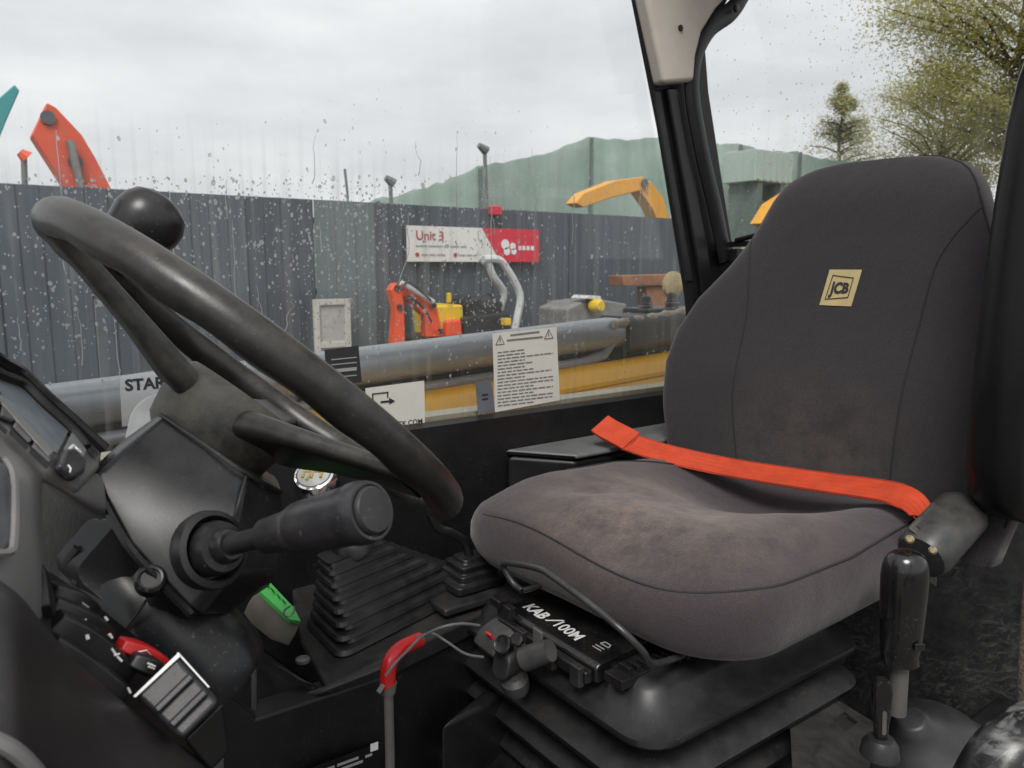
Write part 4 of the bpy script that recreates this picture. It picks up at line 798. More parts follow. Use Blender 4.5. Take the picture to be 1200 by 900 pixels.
# ================================================================ RIGHT-HAND CONSOLE, GEAR LEVER, BRAKE LEVER
cz = -.50
con = root('side_console', (.42, .98, -.95), 'black moulded side console carrying the gear lever gaiter', 'console')
def Z(px, py, z=cz): return aZ(px, py, z)
c_near, c_right, c_left = Z(383, 806), Z(578, 712), Z(352, 752)
mk('gaiter_base', prism([c_near, c_right, c_right + Vector((.02, .16, 0)), c_left + Vector((.06, .20, 0)), c_left], (0, 0, -.03)), blackdusty, con, bevel=.006, seg=3)
yk = (c_near.y + c_right.y) / 2
mk('front_panel', prism([c_near + Vector((.0, .012, -.032)), c_right + Vector((.05, .012, -.032)), c_right + Vector((.06, .012, -.45)), c_near + Vector((.0, .012, -.45))], (0, .05, 0)), darkcab, con)
# moulded tray towards the column
tray = [Z(236, 728, -.46), Z(250, 730, -.455), Z(296, 752, -.475), Z(378, 806, -.502), Z(300, 836, -.54), Z(268, 815, -.55)]
mk('tray', prism(tray, (-.01, .10, -.12)), blackdusty, con, bevel=.005)
mk('tray_lip', tube(smooth_path([Z(296, 837, -.539), Z(340, 822, -.52), Z(381, 808, -.501), Z(455, 779, -.5)], 4), .004, 8), blackdusty, con)
mk('tray_wall', prism([Z(246, 728, -.452), Z(352, 796, -.49), Z(372, 802, -.50), Z(300, 836, -.542), Z(296, 850, -.56), Z(280, 780, -.52)], (.0, .012, -.02)), surf('tray_grey', (.03, .03, .031), .5, dust=.3), con, bevel=.003)
mk('lower_panel', prism([aY(225, 775, .80), aY(300, 842, .80), aY(460, 790, .84), aY(470, 960, .84), aY(225, 960, .80)], (0, .04, 0)), darkcab, con, bevel=.004)
mk('rib', tube(smooth_path([aY(272, 772, .90), aY(292, 770, .88), aY(297, 785, .86), aY(297, 835, .82)], 4), .004, 8), blackdusty, con)
mk('rating_plate', prism([aY(352, 905, .795), aY(448, 868, .832), aY(450, 925, .832), aY(352, 940, .795)], (0, -.003, 0)), switchm, con, smooth=False)
mk('rating_print', join(*[sheet([aY(a_, yy + (a_ - 380) * -.37, .79), aY(b_, yy + (b_ - 380) * -.37, .79), aY(b_, yy + 3 + (b_ - 380) * -.37, .79), aY(a_, yy + 3 + (a_ - 380) * -.37, .79)], (0, -1, 0), .0005) for a_, b_, yy in ((372, 392, 901), (395, 420, 901), (400, 425, 907), (428, 436, 903))]), greyprint, con)
mk('rating_mark', sheet([aY(434, 872, .80), aY(443, 869, .80), aY(443, 878, .80), aY(434, 881, .80)], (0, -1, 0), .0005), white, con)
mk('screw', lathe([(.009, 0), (.009, .004), (.005, .006), (0, .005)], Z(355, 775, -.492), (0, 0, 1), 14), dullsteel, con)
# green tag block behind
tg = root('green_tag', Z(325, 715, -.44), 'bright green tag on a small grey block behind the steering column', 'tag')
ta, tb_, tc_ = Z(300, 680, -.43), Z(352, 728, -.44), Z(343, 745, -.45)
mk('tag_body', prism([Z(301, 678, -.43), Z(311, 676, -.425), Z(345, 712, -.425), Z(353, 728, -.43), Z(340, 726, -.43), Z(306, 694, -.43)], (0, .01, -.008)), green, tg, bevel=.001)
mk('tag_block', prism([Z(297, 697, -.44), Z(305, 693, -.435), Z(352, 729, -.435), Z(347, 742, -.45), Z(325, 735, -.46), Z(290, 708, -.455)], (.0, .03, -.03)), surf('beige_block', (.13, .12, .10), .6, dust=.3), tg, bevel=.002)
mk('wire_loop', tube(smooth_path([Z(345, 710, -.418), Z(344, 718, -.415), Z(335, 722, -.415), Z(333, 716, -.418), Z(340, 710, -.418)], 4), .0012, 6), steel, tg)
mk('print', join(*[tube([Z(a_, b_, -.4235), Z(a_ + 3, b_ + 4, -.4235)], .0012, 5) for a_, b_ in ((312, 684), (318, 690), (325, 697), (331, 703))]), surf('dark_green', (.02, .12, .03), .6), tg)
# gear lever
gl_ = root('gear_lever', Z(455, 735), 'gear lever with chrome ringed knob on a ribbed rubber gaiter', 'gear lever')
b_near, b_right, b_left = Z(398, 775, -.497), Z(556, 694, -.497), Z(362, 738, -.497)
bc = (b_left + b_right) / 2 + Vector((.018, .020, 0)); ux = (b_right - b_near) * 1.16; uy = (b_left - b_near); ux.z = uy.z = 0
top_c = aY(408, 634, bc.y - .005)
nrib = 7; loops = []
hx, hy = ux.length / 2 * .98, uy.length / 2 * 1.25; ex, ey = ux.normalized(), uy.normalized()
for i in range(nrib * 4 + 1):
    s_ = i / (nrib * 4); zig = (1, .99, .915, .905)[i % 4]; sc_ = (1 - .66 * s_ ** .9) * zig
    o_ = bc.lerp(Vector((top_c.x + .004, top_c.y, top_c.z - .012)), s_); o_.z = bc.z + (top_c.z - .012 - bc.z) * (i // 4 + (0, .35, .55, .9)[i % 4]) / nrib if i < nrib * 4 else top_c.z - .012
    loops.append(place2(rrect(hx * sc_, hy * sc_, min(hx, hy) * .32 * sc_, 4), o_, ex, ey))
mk('gaiter', loft(loops), rubber, gl_, sharp=25)
kc = aY(371, 566, bc.y - .01); ta_ = (kc - top_c).normalized()
mk('gaiter_cap', lathe([(.032, -.016), (.030, -.006), (.022, .002), (.018, .006), (.012, .008)], top_c, ta_, 24), rubber, gl_)
mk('collar', lathe([(.017, .004), (.017, .010), (.012, .013), (.006, .013)], top_c, ta_, 24), chrome, gl_)
mk('shaft', tube([top_c, kc], .007, 10), black, gl_)
kax = (Vector((-.35, -.45, .8))).normalized()
kn = mk('knob', lathe([(.010, -.034), (.022, -.026), (.0300, -.010), (.0312, .002), (.029, .013), (.0262, .0185), (.0232, .0195), (.0225, .017)], kc, kax, 32), chrome, gl_)
mk('knob_cap', lathe([(.0225, .016), (.0215, .0205), (.014, .0235), (0, .0245)], kc, kax, 32), surf('cap_white', (.55, .55, .5), .3, var=.1, bump=0), kn)
kx, ky = frame(kax)
gpt = lambda a_, b_: kc + kax * .0245 + kx * a_ + ky * b_
mk('shift_pattern', join(*[tube([gpt(*p), gpt(*q_)], .0017, 6) for p, q_ in (((-.012, -.010), (-.012, .010)), ((0, -.011), (0, .011)), ((.012, -.010), (.012, .010)), ((-.012, 0), (.012, 0)), ((-.006, -.014), (.006, .014)))]), gold, kn)
# small lever further back
sv = root('small_lever', Z(548, 665, -.46), 'small bent black lever with stepped rubber boot behind the gear gaiter', 'lever')
q0 = Z(550, 660, -.45)
mk('boot', loft([place2(rrect(a_, b_, .008, 4), q0 + Vector((0, 0, h_)), (1, 0, 0), (0, 1, 0)) for a_, b_, h_ in ((.045, .04, -.03), (.045, .04, -.018), (.034, .032, -.017), (.034, .032, -.006), (.028, .026, -.005), (.03, .028, .006), (.022, .02, .007), (.02, .018, .014))]), rubber, sv, bevel=.002)
mk('shaft', tube(smooth_path([q0 + Vector((0, 0, .012)), aY(545, 635, q0.y), aY(528, 624, q0.y), aY(513, 618, q0.y), aY(500, 590, q0.y), aY(495, 560, q0.y)], 4), .007, 10), black, sv)
mk('base_plate', prism([q0 + Vector(p) for p in ((-.08, -.06, -.032), (.09, -.06, -.032), (.09, .1, -.032), (-.08, .1, -.032))], (0, 0, -.012)), blackdusty, sv, bevel=.004)
# park brake lever with red grip
pb = root('brake_lever', aY(457, 900, .72), 'steel brake lever with a bent red grip in front of the seat', 'brake lever')
mk('shaft', tube([aY(458, 965, .72), aY(457, 880, .72), aY(455, 802, .72)], .0058, 12, flat=.6), dullsteel, pb)
mk('grip', tube(smooth_path([aY(454, 806, .72), aY(455, 785, .72), aY(459, 772, .722), aY(470, 760, .73), aY(486, 752, .74), aY(492, 750, .743)], 5), [.0075] + [.0088] * 22 + [.0092, .0088, .007], 16), redp, pb)
mk('ferrule', tube([aY(455, 800, .72), aY(455, 812, .72)], [.0095, .0080], 14), dullsteel, pb)
mk('clip', tube([aY(449, 803, .715), aY(443, 812, .712)], .003, 6), dullsteel, pb)
wire = surf('grey_wire', (.13, .13, .13), .4, bump=0)
mk('control_cable', tube(smooth_path([aY(452, 792, .705), aY(462, 778, .705), aY(478, 762, .715), aY(492, 748, .72), aY(515, 736, .70), aY(540, 731, .69), aY(562, 733, .69)], 5), .0016, 8), wire, None, 'thin grey control cable arching from the red grip to the seat adjuster', 'cable')
mk('control_cable', tube(smooth_path([aY(488, 748, .735), aY(505, 742, .72), aY(522, 751, .70), aY(545, 766, .69), aY(566, 770, .69)], 5), .0015, 8), wire, None, 'thin grey control cable sagging below its twin beside the seat adjuster', 'cable')
# ================================================================ OPERATOR SEAT
seat = root('operator_seat', (.86, .72, -.95), 'charcoal cloth suspension seat with orange lap belt across its cushion', 'seat')
SC = Vector((.868, .725)); HA, HB = .258, .248
outl = rrect(HA, HB, .095, 14)
# resample outline evenly
def resample(pts, n):
    P = [Vector((*p, 0)) for p in pts]; P.append(P[0]); ds = [0]
    for i in range(1, len(P)): ds.append(ds[-1] + (P[i] - P[i - 1]).length)
    out = []
    for k in range(n):
        d = ds[-1] * k / n; i = max(j for j in range(len(ds)) if ds[j] <= d + 1e-9); i = min(i, len(P) - 2)
        out.append(P[i].lerp(P[i + 1], (d - ds[i]) / max(1e-9, ds[i + 1] - ds[i])))
    return [(p.x, p.y) for p in out]
outl = resample(outl, 128)
def shape(px, py):     # plan: front bows out a little, narrower at rear
    x, y = px, py
    x -= .016 * (1 - (y / HB) ** 2) * (1 if x < 0 else 0)
    if x < 0: x -= .024 * (y / HB) * min(1, -x / HA * 1.4)
    y *= 1 - .05 * max(0, x / HA)
    return x, y
def seamz(x, y):
    z = -.356
    if x < -HA * .5: z += .010 * math.sin((y + .03) * 16) * min(1, (-x / HA - .5) * 3)
    z += .020 * max(0, x / HA) * (abs(y) / HB) ** 2
    return z
def topz(x, y, s):
    e = 1 - s ** 5
    a, b = x / HA, y / HB
    crown = .034 * e * (1 - .85 * max(0, a))
    bol = .014 * (1 - .6 * max(0, a)) * math.exp(-((abs(b) - .72) / .22) ** 2) * e
    dish = -.062 * math.exp(-(((a - .55) / .62) ** 2 + (b / .52) ** 2)) * e
    fr_ = .010 * math.exp(-((a + .62) / .25) ** 2) * math.exp(-(b / .6) ** 2) * e
    cr_ = -.012 * math.exp(-((a + .55) / .18) ** 2) * math.exp(-((b - .38) / .16) ** 2) * e
    wr = .0012 * math.sin(31 * y + 9 * x) * math.sin(24 * x + 3) * e
    return seamz(x, y) + crown + bol + dish + fr_ + cr_ + wr
loops = []
for inset, dz, flat_ in ((.115, -.084, 1), (.070, -.086, 1), (.040, -.084, 1), (.018, -.073, 1), (.005, -.058, 1), (-.002, -.036, 0), (-.001, -.016, 0), (.003, -.005, 0), (.006, 0, 0)):
    l_ = []
    for p in outl:
        x, y = shape(*p); r_ = math.hypot(x, y); k_ = 1 - inset / r_
        z_ = seamz(x, y) + dz; 
        if dz <= -.058: z_ = -.356 + dz - .022 * max(0, -(y / HB)) * .6
        l_.append(Vector((SC.x + x * k_, SC.y + y * k_, z_)))
    loops.append(l_)
for s in (.965, .95, .92, .87, .8, .72, .63, .54, .45, .36, .27, .18, .09, .015):
    l_ = []
    for p in outl:
        x, y = shape(*p); x *= s; y *= s; l_.append(Vector((SC.x + x, SC.y + y, topz(x, y, s))))
    loops.append(l_)
cush = mk('seat_cushion', loft(loops), cloth_cushion, seat, sharp=80)
mk('piping', tube([Vector((SC.x + shape(*p)[0] * .972, SC.y + shape(*p)[1] * .972, seamz(*shape(*p)) + .0022)) for p in outl], .0016, 8, closed=True), seam, cush)
sp_ = []
for k in range(18):
    t_ = k / 17; x = -.10 + .30 * t_; y = .185 - .06 * t_ + .018 * math.sin(t_ * 3.1); s = max(abs(x) / HA, abs(y) / HB); sp_.append(Vector((SC.x + x, SC.y + y, topz(x, y, s) + .0004)))
mk('piping', tube(sp_, .0011, 6), seam, cush)
# backrest
BC = .70
HWT = [(-.40, .285), (-.33, .303), (-.25, .318), (-.18, .321), (-.12, .309), (-.06, .281), (0, .236), (.05, .203), (.09, .185), (.12, .172), (.14, .158), (.155, .138), (.166, .108), (.171, .07)]
def hw(z):
    for (a, b), (c, d) in zip(HWT, HWT[1:]):
        if a <= z <= c:
            t_ = (z - a) / (c - a); return b + (d - b) * t_
    return HWT[-1][1] if z > 0 else HWT[0][1]
def xb(z): return 1.118 + .16 * (z + .36) + .05 * max(0, -.28 - z) 
def lum(z, u): return -.016 * math.exp(-((z + .20) / .09) ** 2) * (1 - u * u)
TB = .052
def bk(z, t_):
    h = hw(z); top = max(0, (z - .10) / .071); T = TB * (1 - .55 * top ** 2.2)
    cu, su = math.cos(t_), math.sin(t_)
    u = math.copysign(abs(cu) ** .55, cu); y = BC + h * u; xo = T * math.copysign(abs(su) ** .6, su)
    ub = abs(h * u) / .30
    x = xb(z) + TB - xo - .062 * ub ** 2.6 * (1 - .55 * max(0, min(1, (z + .05) / .2)))
    if su > 0: x += lum(z, u)
    return Vector((x, y, z))
zs = [-.40 + .02 * i for i in range(25)] + [.10, .115, .13, .142, .152, .160, .166, .1695, .171]
bl = [[bk(z, 2 * math.pi * k / 72) for k in range(72)] for z in zs]
backo = mk('backrest', loft(bl), cloth_back, seat, sharp=80)
def bfront(z, y, off=.0008):
    u = max(-.999, min(.999, (y - BC) / hw(z))); cu = math.copysign(abs(u) ** (1 / .55), u); t_ = math.acos(max(-1, min(1, cu)))
    p = bk(z, t_); return Vector((p.x - off, y, z))
for pts in ([(.052, .895), (.03, .888), (-.01, .878), (-.07, .868), (-.13, .866), (-.20, .866), (-.26, .862), (-.32, .852), (-.37, .845)],
            [(.085, .515), (.065, .525), (.04, .540), (.0, .556), (-.06, .562), (-.13, .566), (-.20, .568), (-.27, .570), (-.33, .572), (-.37, .574)]):
    sm = smooth_path([Vector((0, y, z)) for z, y in pts], 5)
    mk('piping', tube([bfront(p.z, p.y) for p in sm], .0012, 6), seam, backo)
edge = [bk(z, math.pi * .93) for z in zs[3:]]
mk('piping', tube([p + Vector((-.001, -.001, 0)) for p in edge], .0015, 6), seam, backo)
edge = [bk(.155 + .010 * (1 - abs(i - 15) / 15.), math.pi * (.12 + .76 * i / 30)) for i in range(31)]
# logo patch
pz, py_ = -.034, .704
def pp(dy, dz, off=.0015): return bfront(pz + dz, py_ - dy, off)
# dy grows towards the camera side = right in the picture
pq = [(-.030, -.029), (.026, -.029), (.034, .029), (-.022, .029)]
nq = 8; gv = []; gf = []
for i in range(nq + 1):
    for j in range(nq + 1):
        a = i / nq; b = j / nq
        dy = (pq[0][0] * (1 - a) + pq[1][0] * a) * (1 - b) + (pq[3][0] * (1 - a) + pq[2][0] * a) * b; dz = -.029 + .058 * b; gv.append(pp(dy, dz))
for i in range(nq):
    for j in range(nq): gf.append([i * (nq + 1) + j, (i + 1) * (nq + 1) + j, (i + 1) * (nq + 1) + j + 1, i * (nq + 1) + j + 1])
lg = mk('logo_patch', (gv, gf), patchm, backo)
def frame_line(P, r_=.0009): return tube([pp(a, b, .0022) for a, b in P], r_, 6, closed=True)
mk('logo_frame', join(frame_line([(-.021, -.019), (.018, -.015), (.022, .016), (-.014, .020)])), blackprint, lg)
tv, tf = text('JCB', .0225, (0, 0, 0), (1, 0, 0), (0, 1, 0), th=0, bold=.05)
mnx = min(p.x for p in tv); mxx = max(p.x for p in tv)
lt = []
for p in tv:
    u_ = (p.x - mnx) / (mxx - mnx); s_ = 1.06 - .22 * u_; dy = -.0165 + u_ * .033 + p.y * .12; lt.append(pp(dy, (p.y - .008) * s_ * 1.12, .0024))
mk('logo_lettering', (lt, tf), blackprint, lg)
# suspension base
blx0, blx1, bly0, bly1 = .560, .985, .520, .930
def layer(x0, x1, y0, y1, z, r_=.05): return [Vector((p[0] + (x0 + x1) / 2, p[1] + (y0 + y1) / 2, z)) for p in rrect((x1 - x0) / 2, (y1 - y0) / 2, r_, 6)]
def ins(i, z, r_=.045): return layer(blx0 + i, blx1 - i, bly0 + i, bly1 - i, z, max(.012, r_ - i * .3))
mk('upper_housing', loft([ins(.0, -.522), ins(-.003, -.518), ins(-.002, -.512), ins(.020, -.505), ins(.036, -.482), ins(.044, -.472), ins(.060, -.470)]), satin, seat, sharp=50)
mk('bellows_fold', loft([ins(.03, -.545), ins(.004, -.560), ins(-.006, -.568), ins(-.004, -.576), ins(.0, -.578), ins(.05, -.585)]), rubber, seat, sharp=50)
mk('bellows_fold', loft([ins(.05, -.590), ins(.01, -.605), ins(-.002, -.614), ins(.0, -.622), ins(.006, -.626), ins(.06, -.632)]), rubber, seat, sharp=50)
mk('bellows_fold', loft([ins(.06, -.64), ins(.02, -.655), ins(.008, -.664), ins(.012, -.672), ins(.06, -.68)]), rubber, seat, sharp=50)
mk('bellows_core', loft([ins(.055, -.95), ins(.055, -.50)]), darkcab, seat)
mk('pedestal', box((.75, .73, -.82), (.5, .44, .28)), darkcab, seat, bevel=.02)
mk('side_box', prism([aY(515, 850, .80), aY(570, 826, .80), aY(575, 960, .80), aY(515, 960, .80)], (.15, .06, 0)), darkcab, seat, bevel=.008)
# maker's plate under the cushion front
ca = Vector((.582, .800, -.462)); cb = Vector((.577, .632, -.462)); pd = (cb - ca).normalized()
plate = mk('maker_plate', loft([[Vector((x_, y_, z_)) for x_, z_ in ((.574, -.487), (.574, -.468), (.580, -.463), (.70, -.452), (.70, -.487))] for y_ in (.812, .622)]), gloss, seat, bevel=.003)
mk('lettering', text('KAB', .0235, Vector((.595, .795, -.4607)), (-.06, -1, 0), (1, 0, .09), bold=.04, th=.0006, shear=.15), white, plate)
mk('lettering', text('/', .0235, Vector((.596, .744, -.4606)), (-.06, -1, 0), (1, 0, .09), bold=.04, th=.0006, shear=.6), white, plate)
mk('lettering', text('100M', .0235, Vector((.594, .731, -.4606)), (-.06, -1, 0), (1, 0, .09), bold=.02, th=.0006), white, plate)
mk('symbol', join(*[tube([Vector((.598 + a_, .655 - b_, -.4595 + .09 * a_)), Vector((.598 + c_, .655 - d_, -.4595 + .09 * c_))], .0009, 5) for a_, b_, c_, d_ in ((0, 0, 0, .015), (.005, 0, .005, .015), (.011, .002, .011, .016), (.011, .002, .017, .004), (.017, .004, .017, .014), (.011, .016, .017, .014))]), greyprint, plate)
mk('front_rail', box((.567, .716, -.478), (.012, .18, .016)), black, seat, bevel=.003)
for y_ in (.75, .69, .64): mk('bracket', box((.560, y_, -.478), (.010, .018, .026)), blackdusty, seat, bevel=.002)
mk('recliner_rack', join(*[box((.60 + .012 * i, .600 - .002 * i, -.466), (.006, .018, .012)) for i in range(9)], box((.645, .600, -.474), (.13, .03, .012))), black, seat, bevel=.001)
mk('hinge', join(box((.575, .812, -.452), (.03, .022, .012)), box((.572, .800, -.462), (.012, .03, .02))), black, seat, bevel=.002)
# lift bar
pth = [aX(612, 692, .575), aX(601, 683, .572), aX(590, 664, .566), aX(596, 660, .562), aX(630, 666, .555), aX(648, 676, .553), aX(690, 707, .553), aX(728, 738, .558), aX(752, 762, .575), aX(766, 778, .60), aX(800, 768, .66)]
mk('lift_bar', tube(smooth_path(pth, 5), .0042, 12), surf('worn_black_bar', (.05, .05, .05), .3, dust=.3, metal=.4, dustcol=(.2, .2, .2)), seat)
mk('lift_bar_return', tube(smooth_path([aX(612, 692, .575), aX(632, 686, .60), aX(645, 678, .62)], 4), .0042, 10), black, seat)
# height adjuster
ac = aX(603, 778, .545)
adj = mk('adjuster_body', loft([place2(rrect(.017, .017, .012, 5), ac + Vector(o_), (0, 1, 0), (.25, 0, 1)) for o_ in ((.010, .0, .012), (-.012, .0, .008), (-.024, .0, .004))]), blackdusty, seat, bevel=.004)
h0 = aX(582, 745, .55)
mk('adjuster_head', loft([place2(rrect(a_, b_, .010, 5), h0 + Vector((dx, 0, dz)), (-.05, -1, 0), (1, 0, .4)) for a_, b_, dx, dz in ((.030, .020, .006, -.016), (.032, .022, 0, -.004), (.027, .018, .0, .006), (.02, .012, .0, .009))]), surf('adjuster_grey', (.045, .045, .047), .4, dust=.35), seat, bevel=.002)
mk('indicator', box(aX(574, 745, .535), (.004, .011, .011), (Vector((.85, 0, .5)).normalized(), Vector((0, 1, 0)), Vector((-.5, 0, .85)).normalized())), surf('red_lens', (.65, .02, .03), .25, bump=0), seat, bevel=.001)
mk('dial', lathe([(.012, -.006), (.0125, .004), (.0105, .006), (.009, .005), (0, .0045)], aX(590, 756, .528), Vector((-.8, -.2, .6)), 20), black, seat)
mk('dial', lathe([(.008, -.004), (.0085, .003), (.006, .005), (0, .0045)], aX(606, 750, .532), Vector((-.7, -.3, .65)), 20), black, seat)
mk('adjuster_shaft', tube([aX(615, 772, .535), aX(645, 762, .55)], [.0155, .0135], 18), MATS['adjuster_grey'], seat)
mk('adjuster_foot', lathe([(.016, -.012), (.018, -.004), (.018, .006), (.012, .012)], aX(604, 800, .54), Vector((-.3, -.1, .9)), 20), MATS['adjuster_grey'], seat)
mk('clip', prism([aX(624, 735, .548), aX(634, 742, .55), aX(634, 760, .55), aX(624, 755, .548)], (.004, 0, 0)), dullsteel, seat, bevel=.001)
# raised armrest
arm = mk('armrest', loft([[Vector((AX + .024 + p[0], AYc + p[1], z)) for p in rrect(hx_, .034, min(.03, hx_ * .7), 6)] for z, AX, AYc, hx_ in [(.265, 1.10, .405, .012), (.255, 1.10, .405, .035), (.225, 1.098, .405, .055), (.17, 1.092, .405, .066), (.08, 1.083, .405, .071), (-.03, 1.075, .405, .073), (-.15, 1.068, .405, .072), (-.24, 1.066, .405, .068), (-.29, 1.070, .405, .058), (-.315, 1.076, .405, .042), (-.325, 1.082, .405, .02)]]), vinyl, seat, sharp=70)
pvt = aX(1152, 578, 1.15)
mk('armrest_bracket', prism([aX(1118, 520, 1.16), aX(1168, 520, 1.16), aX(1172, 605, 1.16), aX(1130, 618, 1.16), aX(1112, 580, 1.16)], (.03, 0, 0)), dullsteel, seat, bevel=.006)
mk('pivot_bolt', lathe([(.016, 0), (.016, .008), (.012, .012), (.007, .011), (0, .011)], pvt, (-.7, -.6, .1), 20), dullsteel, seat)
# ================================================================ LAP BELT
belt = root('lap_belt', (1.08, .75, -.34), 'bright orange lap belt lying across the seat cushion', 'seat belt')
def bp_(px, py, y): return aY(px, py, y)
P = smooth_path([aX(713, 506, .970), aX(742, 520, .978), aX(790, 534, 1.0), aX(850, 547, 1.03), aX(910, 557, 1.04), aX(970, 566, 1.045), aX(1020, 573, 1.045), aX(1050, 579, 1.04), aX(1070, 590, 1.03), aX(1082, 606, 1.02)], 5)
n_ = len(P)
wd_ = [Vector((1, 0, .55)).lerp(Vector((1, .3, .25)), max(0, (i / (n_ - 1) - .8) / .2)) for i in range(n_)]
bmk = mk('webbing', ribbon(P, wd_, .043, .0012), orange, belt, sharp=60)
mk('folded_end', loft([place2([(-.024, -.004), (.024, -.004), (.025, .004), (-.025, .004)], p, (Vector((1, 0, .55))).normalized(), Vector((-.4, 0, 1)).normalized()) for p in (aX(703, 497, .966), aX(712, 503, .968), aX(733, 514, .974), aX(740, 518, .977))]), orange, belt, bevel=.002)
for off in (-.0205, .0205):
    mk('stitch_line', tube([p + wd_[i].normalized() * off + Vector((-.45, 0, 1)).normalized() * .0022 for i, p in enumerate(P)], .0006, 5), surf('belt_thread', (.50, .05, .018), .7, bump=0), bmk)
mk('stitch_line', tube([aX(733, 529, .960), aX(748, 509, .990)], .0010, 5), surf('belt_dark', (.35, .05, .02), .7, bump=0), bmk)
# retractor
rtc = root('belt_retractor', bp_(1100, 640, .50), 'grey belt retractor housing beside the rear corner of the cushion', 'belt retractor')
rx_ = (bp_(1128, 590, .47) - bp_(1075, 640, .50)).normalized()      # along the spool, seen sloping up to the right
ra0, ra1 = bp_(1082, 650, .452), bp_(1128, 600, .448)
axr = (ra1 - ra0).normalized()
mk('housing', lathe([(.012, -.008), (.030, -.006), (.034, .002), (.034, (ra1 - ra0).length - .004), (.030, (ra1 - ra0).length + .004), (.01, (ra1 - ra0).length + .006)], ra0, axr, 28), surf('retractor_grey', (.035, .037, .038), .34, dust=.35, bump=.3), rtc)
vw = -G(1100, 620).normalized(); vs_ = axr.cross(vw).normalized()
m_ = (ra0 + ra1) / 2
if vs_.dot(rt) > 0: vs_ = -vs_
mk('slot_plate', prism([m_ + axr * a_ + vs_ * b_ + vw * .021 for a_, b_ in ((-.030, .010), (.034, .010), (.034, .034), (-.030, .034))], vw * .012), MATS['retractor_grey'], rtc, bevel=.003)
mk('slot', prism([m_ + axr * a_ + vs_ * b_ + vw * .0338 for a_, b_ in ((-.018, .015), (.022, .015), (.022, .028), (-.018, .028))], vw * .0012), blackprint, rtc)
mk('edge_rib', tube([m_ - axr * .030 + vw * .0335 + vs_ * .006, m_ + axr * .030 + vw * .0335 + vs_ * .006], .002, 8), MATS['retractor_grey'], rtc)
for px, py in ((1066, 632), (1093, 645)): mk('rivet', lathe([(.005, -.01), (.005, .002), (.003, .004), (0, .004)], bp_(px, py, .419), vw, 14), surf('brass', (.4, .33, .2), .35, metal=.8), rtc)
mk('bracket', prism([bp_(1060, 625, .515), bp_(1100, 655, .50), bp_(1098, 690, .51), bp_(1062, 665, .525)], (.01, .01, 0)), dullsteel, rtc, bevel=.003)
# ================================================================ LEFT-HAND LEVER AND FLOOR DETAILS
lvr = root('hand_lever', aY(1070, 880, .42), 'tall black hand lever with domed rubber boot left of the seat', 'lever')
HY = .42
db = aY(1080, 893, HY); dt = aY(1056, 822, HY)
mk('boot', lathe([(.110, -.055), (.112, -.035), (.106, -.028), (.094, -.022), (.091, .0), (.083, .018), (.070, .034), (.052, .048), (.036, .060), (.024, .072), (.019, .084), (.014, .086)], db, (dt - db) + Vector((0, 0, .02)), 40), surf('soft_boot', (.016, .016, .017), .38, dust=.3, dustcol=(.10, .10, .10), bump=.2, scale=10), lvr, sharp=60)
g0, g1 = aY(1052, 818, HY), aY(1062, 648, HY); ga = (g1 - g0).normalized(); gl2 = (g1 - g0).length
mk('shaft', lathe([(.0105, -.02), (.0105, gl2 * .42), (0, gl2 * .42)], g0, ga, 18), dullsteel, lvr)
gr = mk('grip', lathe([(.016, gl2 * .25), (.0195, gl2 * .26), (.0195, gl2 * .33), (.0205, gl2 * .34), (.0215, gl2 * .5), (.0232, gl2 * .7), (.0238, gl2 * .84), (.0228, gl2 * .90), (.0208, gl2 * .95), (.0172, gl2 * .985), (.0125, gl2 * 1.005), (.007, gl2 * 1.016), (.003, gl2 * 1.019), (0, gl2 * 1.02)], g0, ga, 32, sx=1.12, xdir=rt), gloss, lvr)
mk('latch_mark', box(g0 + ga * gl2 * .42 - fh * .022 + rt * .010, (.003, .012, .009), (fh, rt, zz)), black, gr, bevel=.001)
t0, t1 = aY(1032, 868, .375), aY(1034, 796, .375); ta2 = (t1 - t0).normalized()
tg2 = mk('toggle_lever', loft([place2(rrect(a_, .006, .0045, 4), t0.lerp(t1, s_), rt, -fh) for s_, a_ in ((0, .0065), (.25, .007), (.5, .0095), (.8, .0105), (.93, .009), (1.0, .005))]), gloss, lvr)
mk('toggle_slot', prism(place2(rrect(.0022, .014, .002, 3), t0.lerp(t1, .35) - fh * .0062, rt, ta2), -fh * .001), steel, lvr)
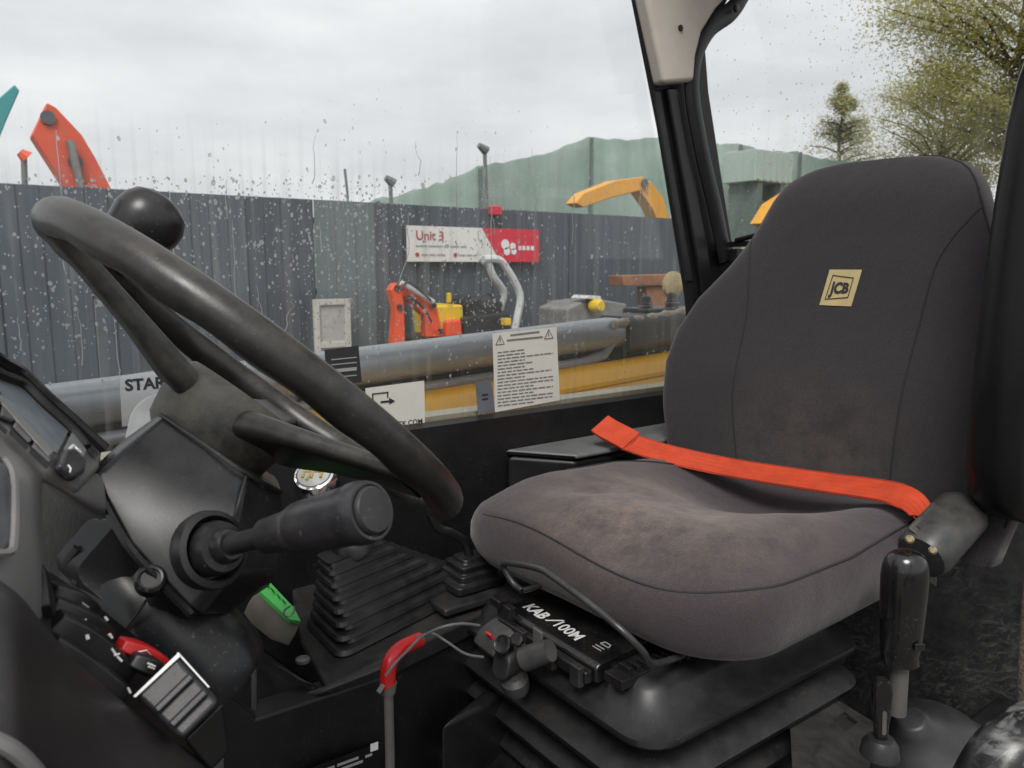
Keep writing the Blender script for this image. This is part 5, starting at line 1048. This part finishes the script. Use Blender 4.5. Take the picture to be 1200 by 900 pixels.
mk('toggle_boot', lathe([(.020, -.016), (.018, -.004), (.013, .003), (.008, .004)], t0, Vector((0, 0, 1)), 20), MATS['soft_boot'], lvr)
# slotted steel plate on the floor beside the seat
fp = root('slotted_plate', aZ(975, 860, -.60), 'worn steel floor plate with a square slot beside the seat base', 'plate')
zpl = -.58
Q = lambda px, py: aZ(px, py, zpl)
hole = [Q(975, 843), Q(990, 834), Q(1006, 846), Q(991, 857)]
outr = [Q(925, 835), Q(962, 808), Q(1030, 850), Q(1012, 925), Q(930, 925)]
platem = surf('grimy_plate', (.045, .044, .042), .5, dust=.6, dustcol=(.055, .05, .045), metal=.3, var=.5, scale=30, bump=.3, bscale=250)
mk('plate_left', prism([outr[0], outr[1], hole[1], hole[0]], (0, 0, -.004)), platem, fp)
mk('plate_back', prism([outr[1], outr[2], hole[2], hole[1]], (0, 0, -.004)), platem, fp)
mk('plate_front', prism([outr[2], outr[3], hole[3], hole[2]], (0, 0, -.004)), platem, fp)
mk('plate_corner', prism([outr[3], outr[4], outr[0], hole[0], hole[3]], (0, 0, -.004)), platem, fp)
mk('slot_lining', prism([p + Vector((0, 0, -.006)) for p in hole], (0, 0, -.02)), blackprint, fp)
mk('floor_shelf', box((1.08, .42, -.78), (.75, .20, .05)), darkcab, None, 'black raised floor shelf beneath the hand lever', 'floor shelf', bevel=.01)
# scuffed rail and door seal at the near edge
mk('grab_rail', tube(smooth_path([G(1120, 1010, .62), G(1150, 940, .62), G(1176, 893, .62), G(1208, 866, .63), G(1250, 850, .65), G(1330, 838, .68)], 6), .0265, 24), scuffrail, None, 'scuffed glossy black grab rail at the lower right corner', 'rail')
mk('door_seal', tube(smooth_path([G(1222, 560, .72), G(1210, 690, .70), G(1204, 780, .68), G(1203, 850, .67)], 5), .0075, 12), surf('speckled_seal', (.03, .026, .022), .8, var=.8, dust=.6, dustcol=(.22, .16, .11), updust=False, scale=160, bump=1, bscale=260, bdist=.002), None, 'speckled rubber door seal at the right edge', 'door seal')
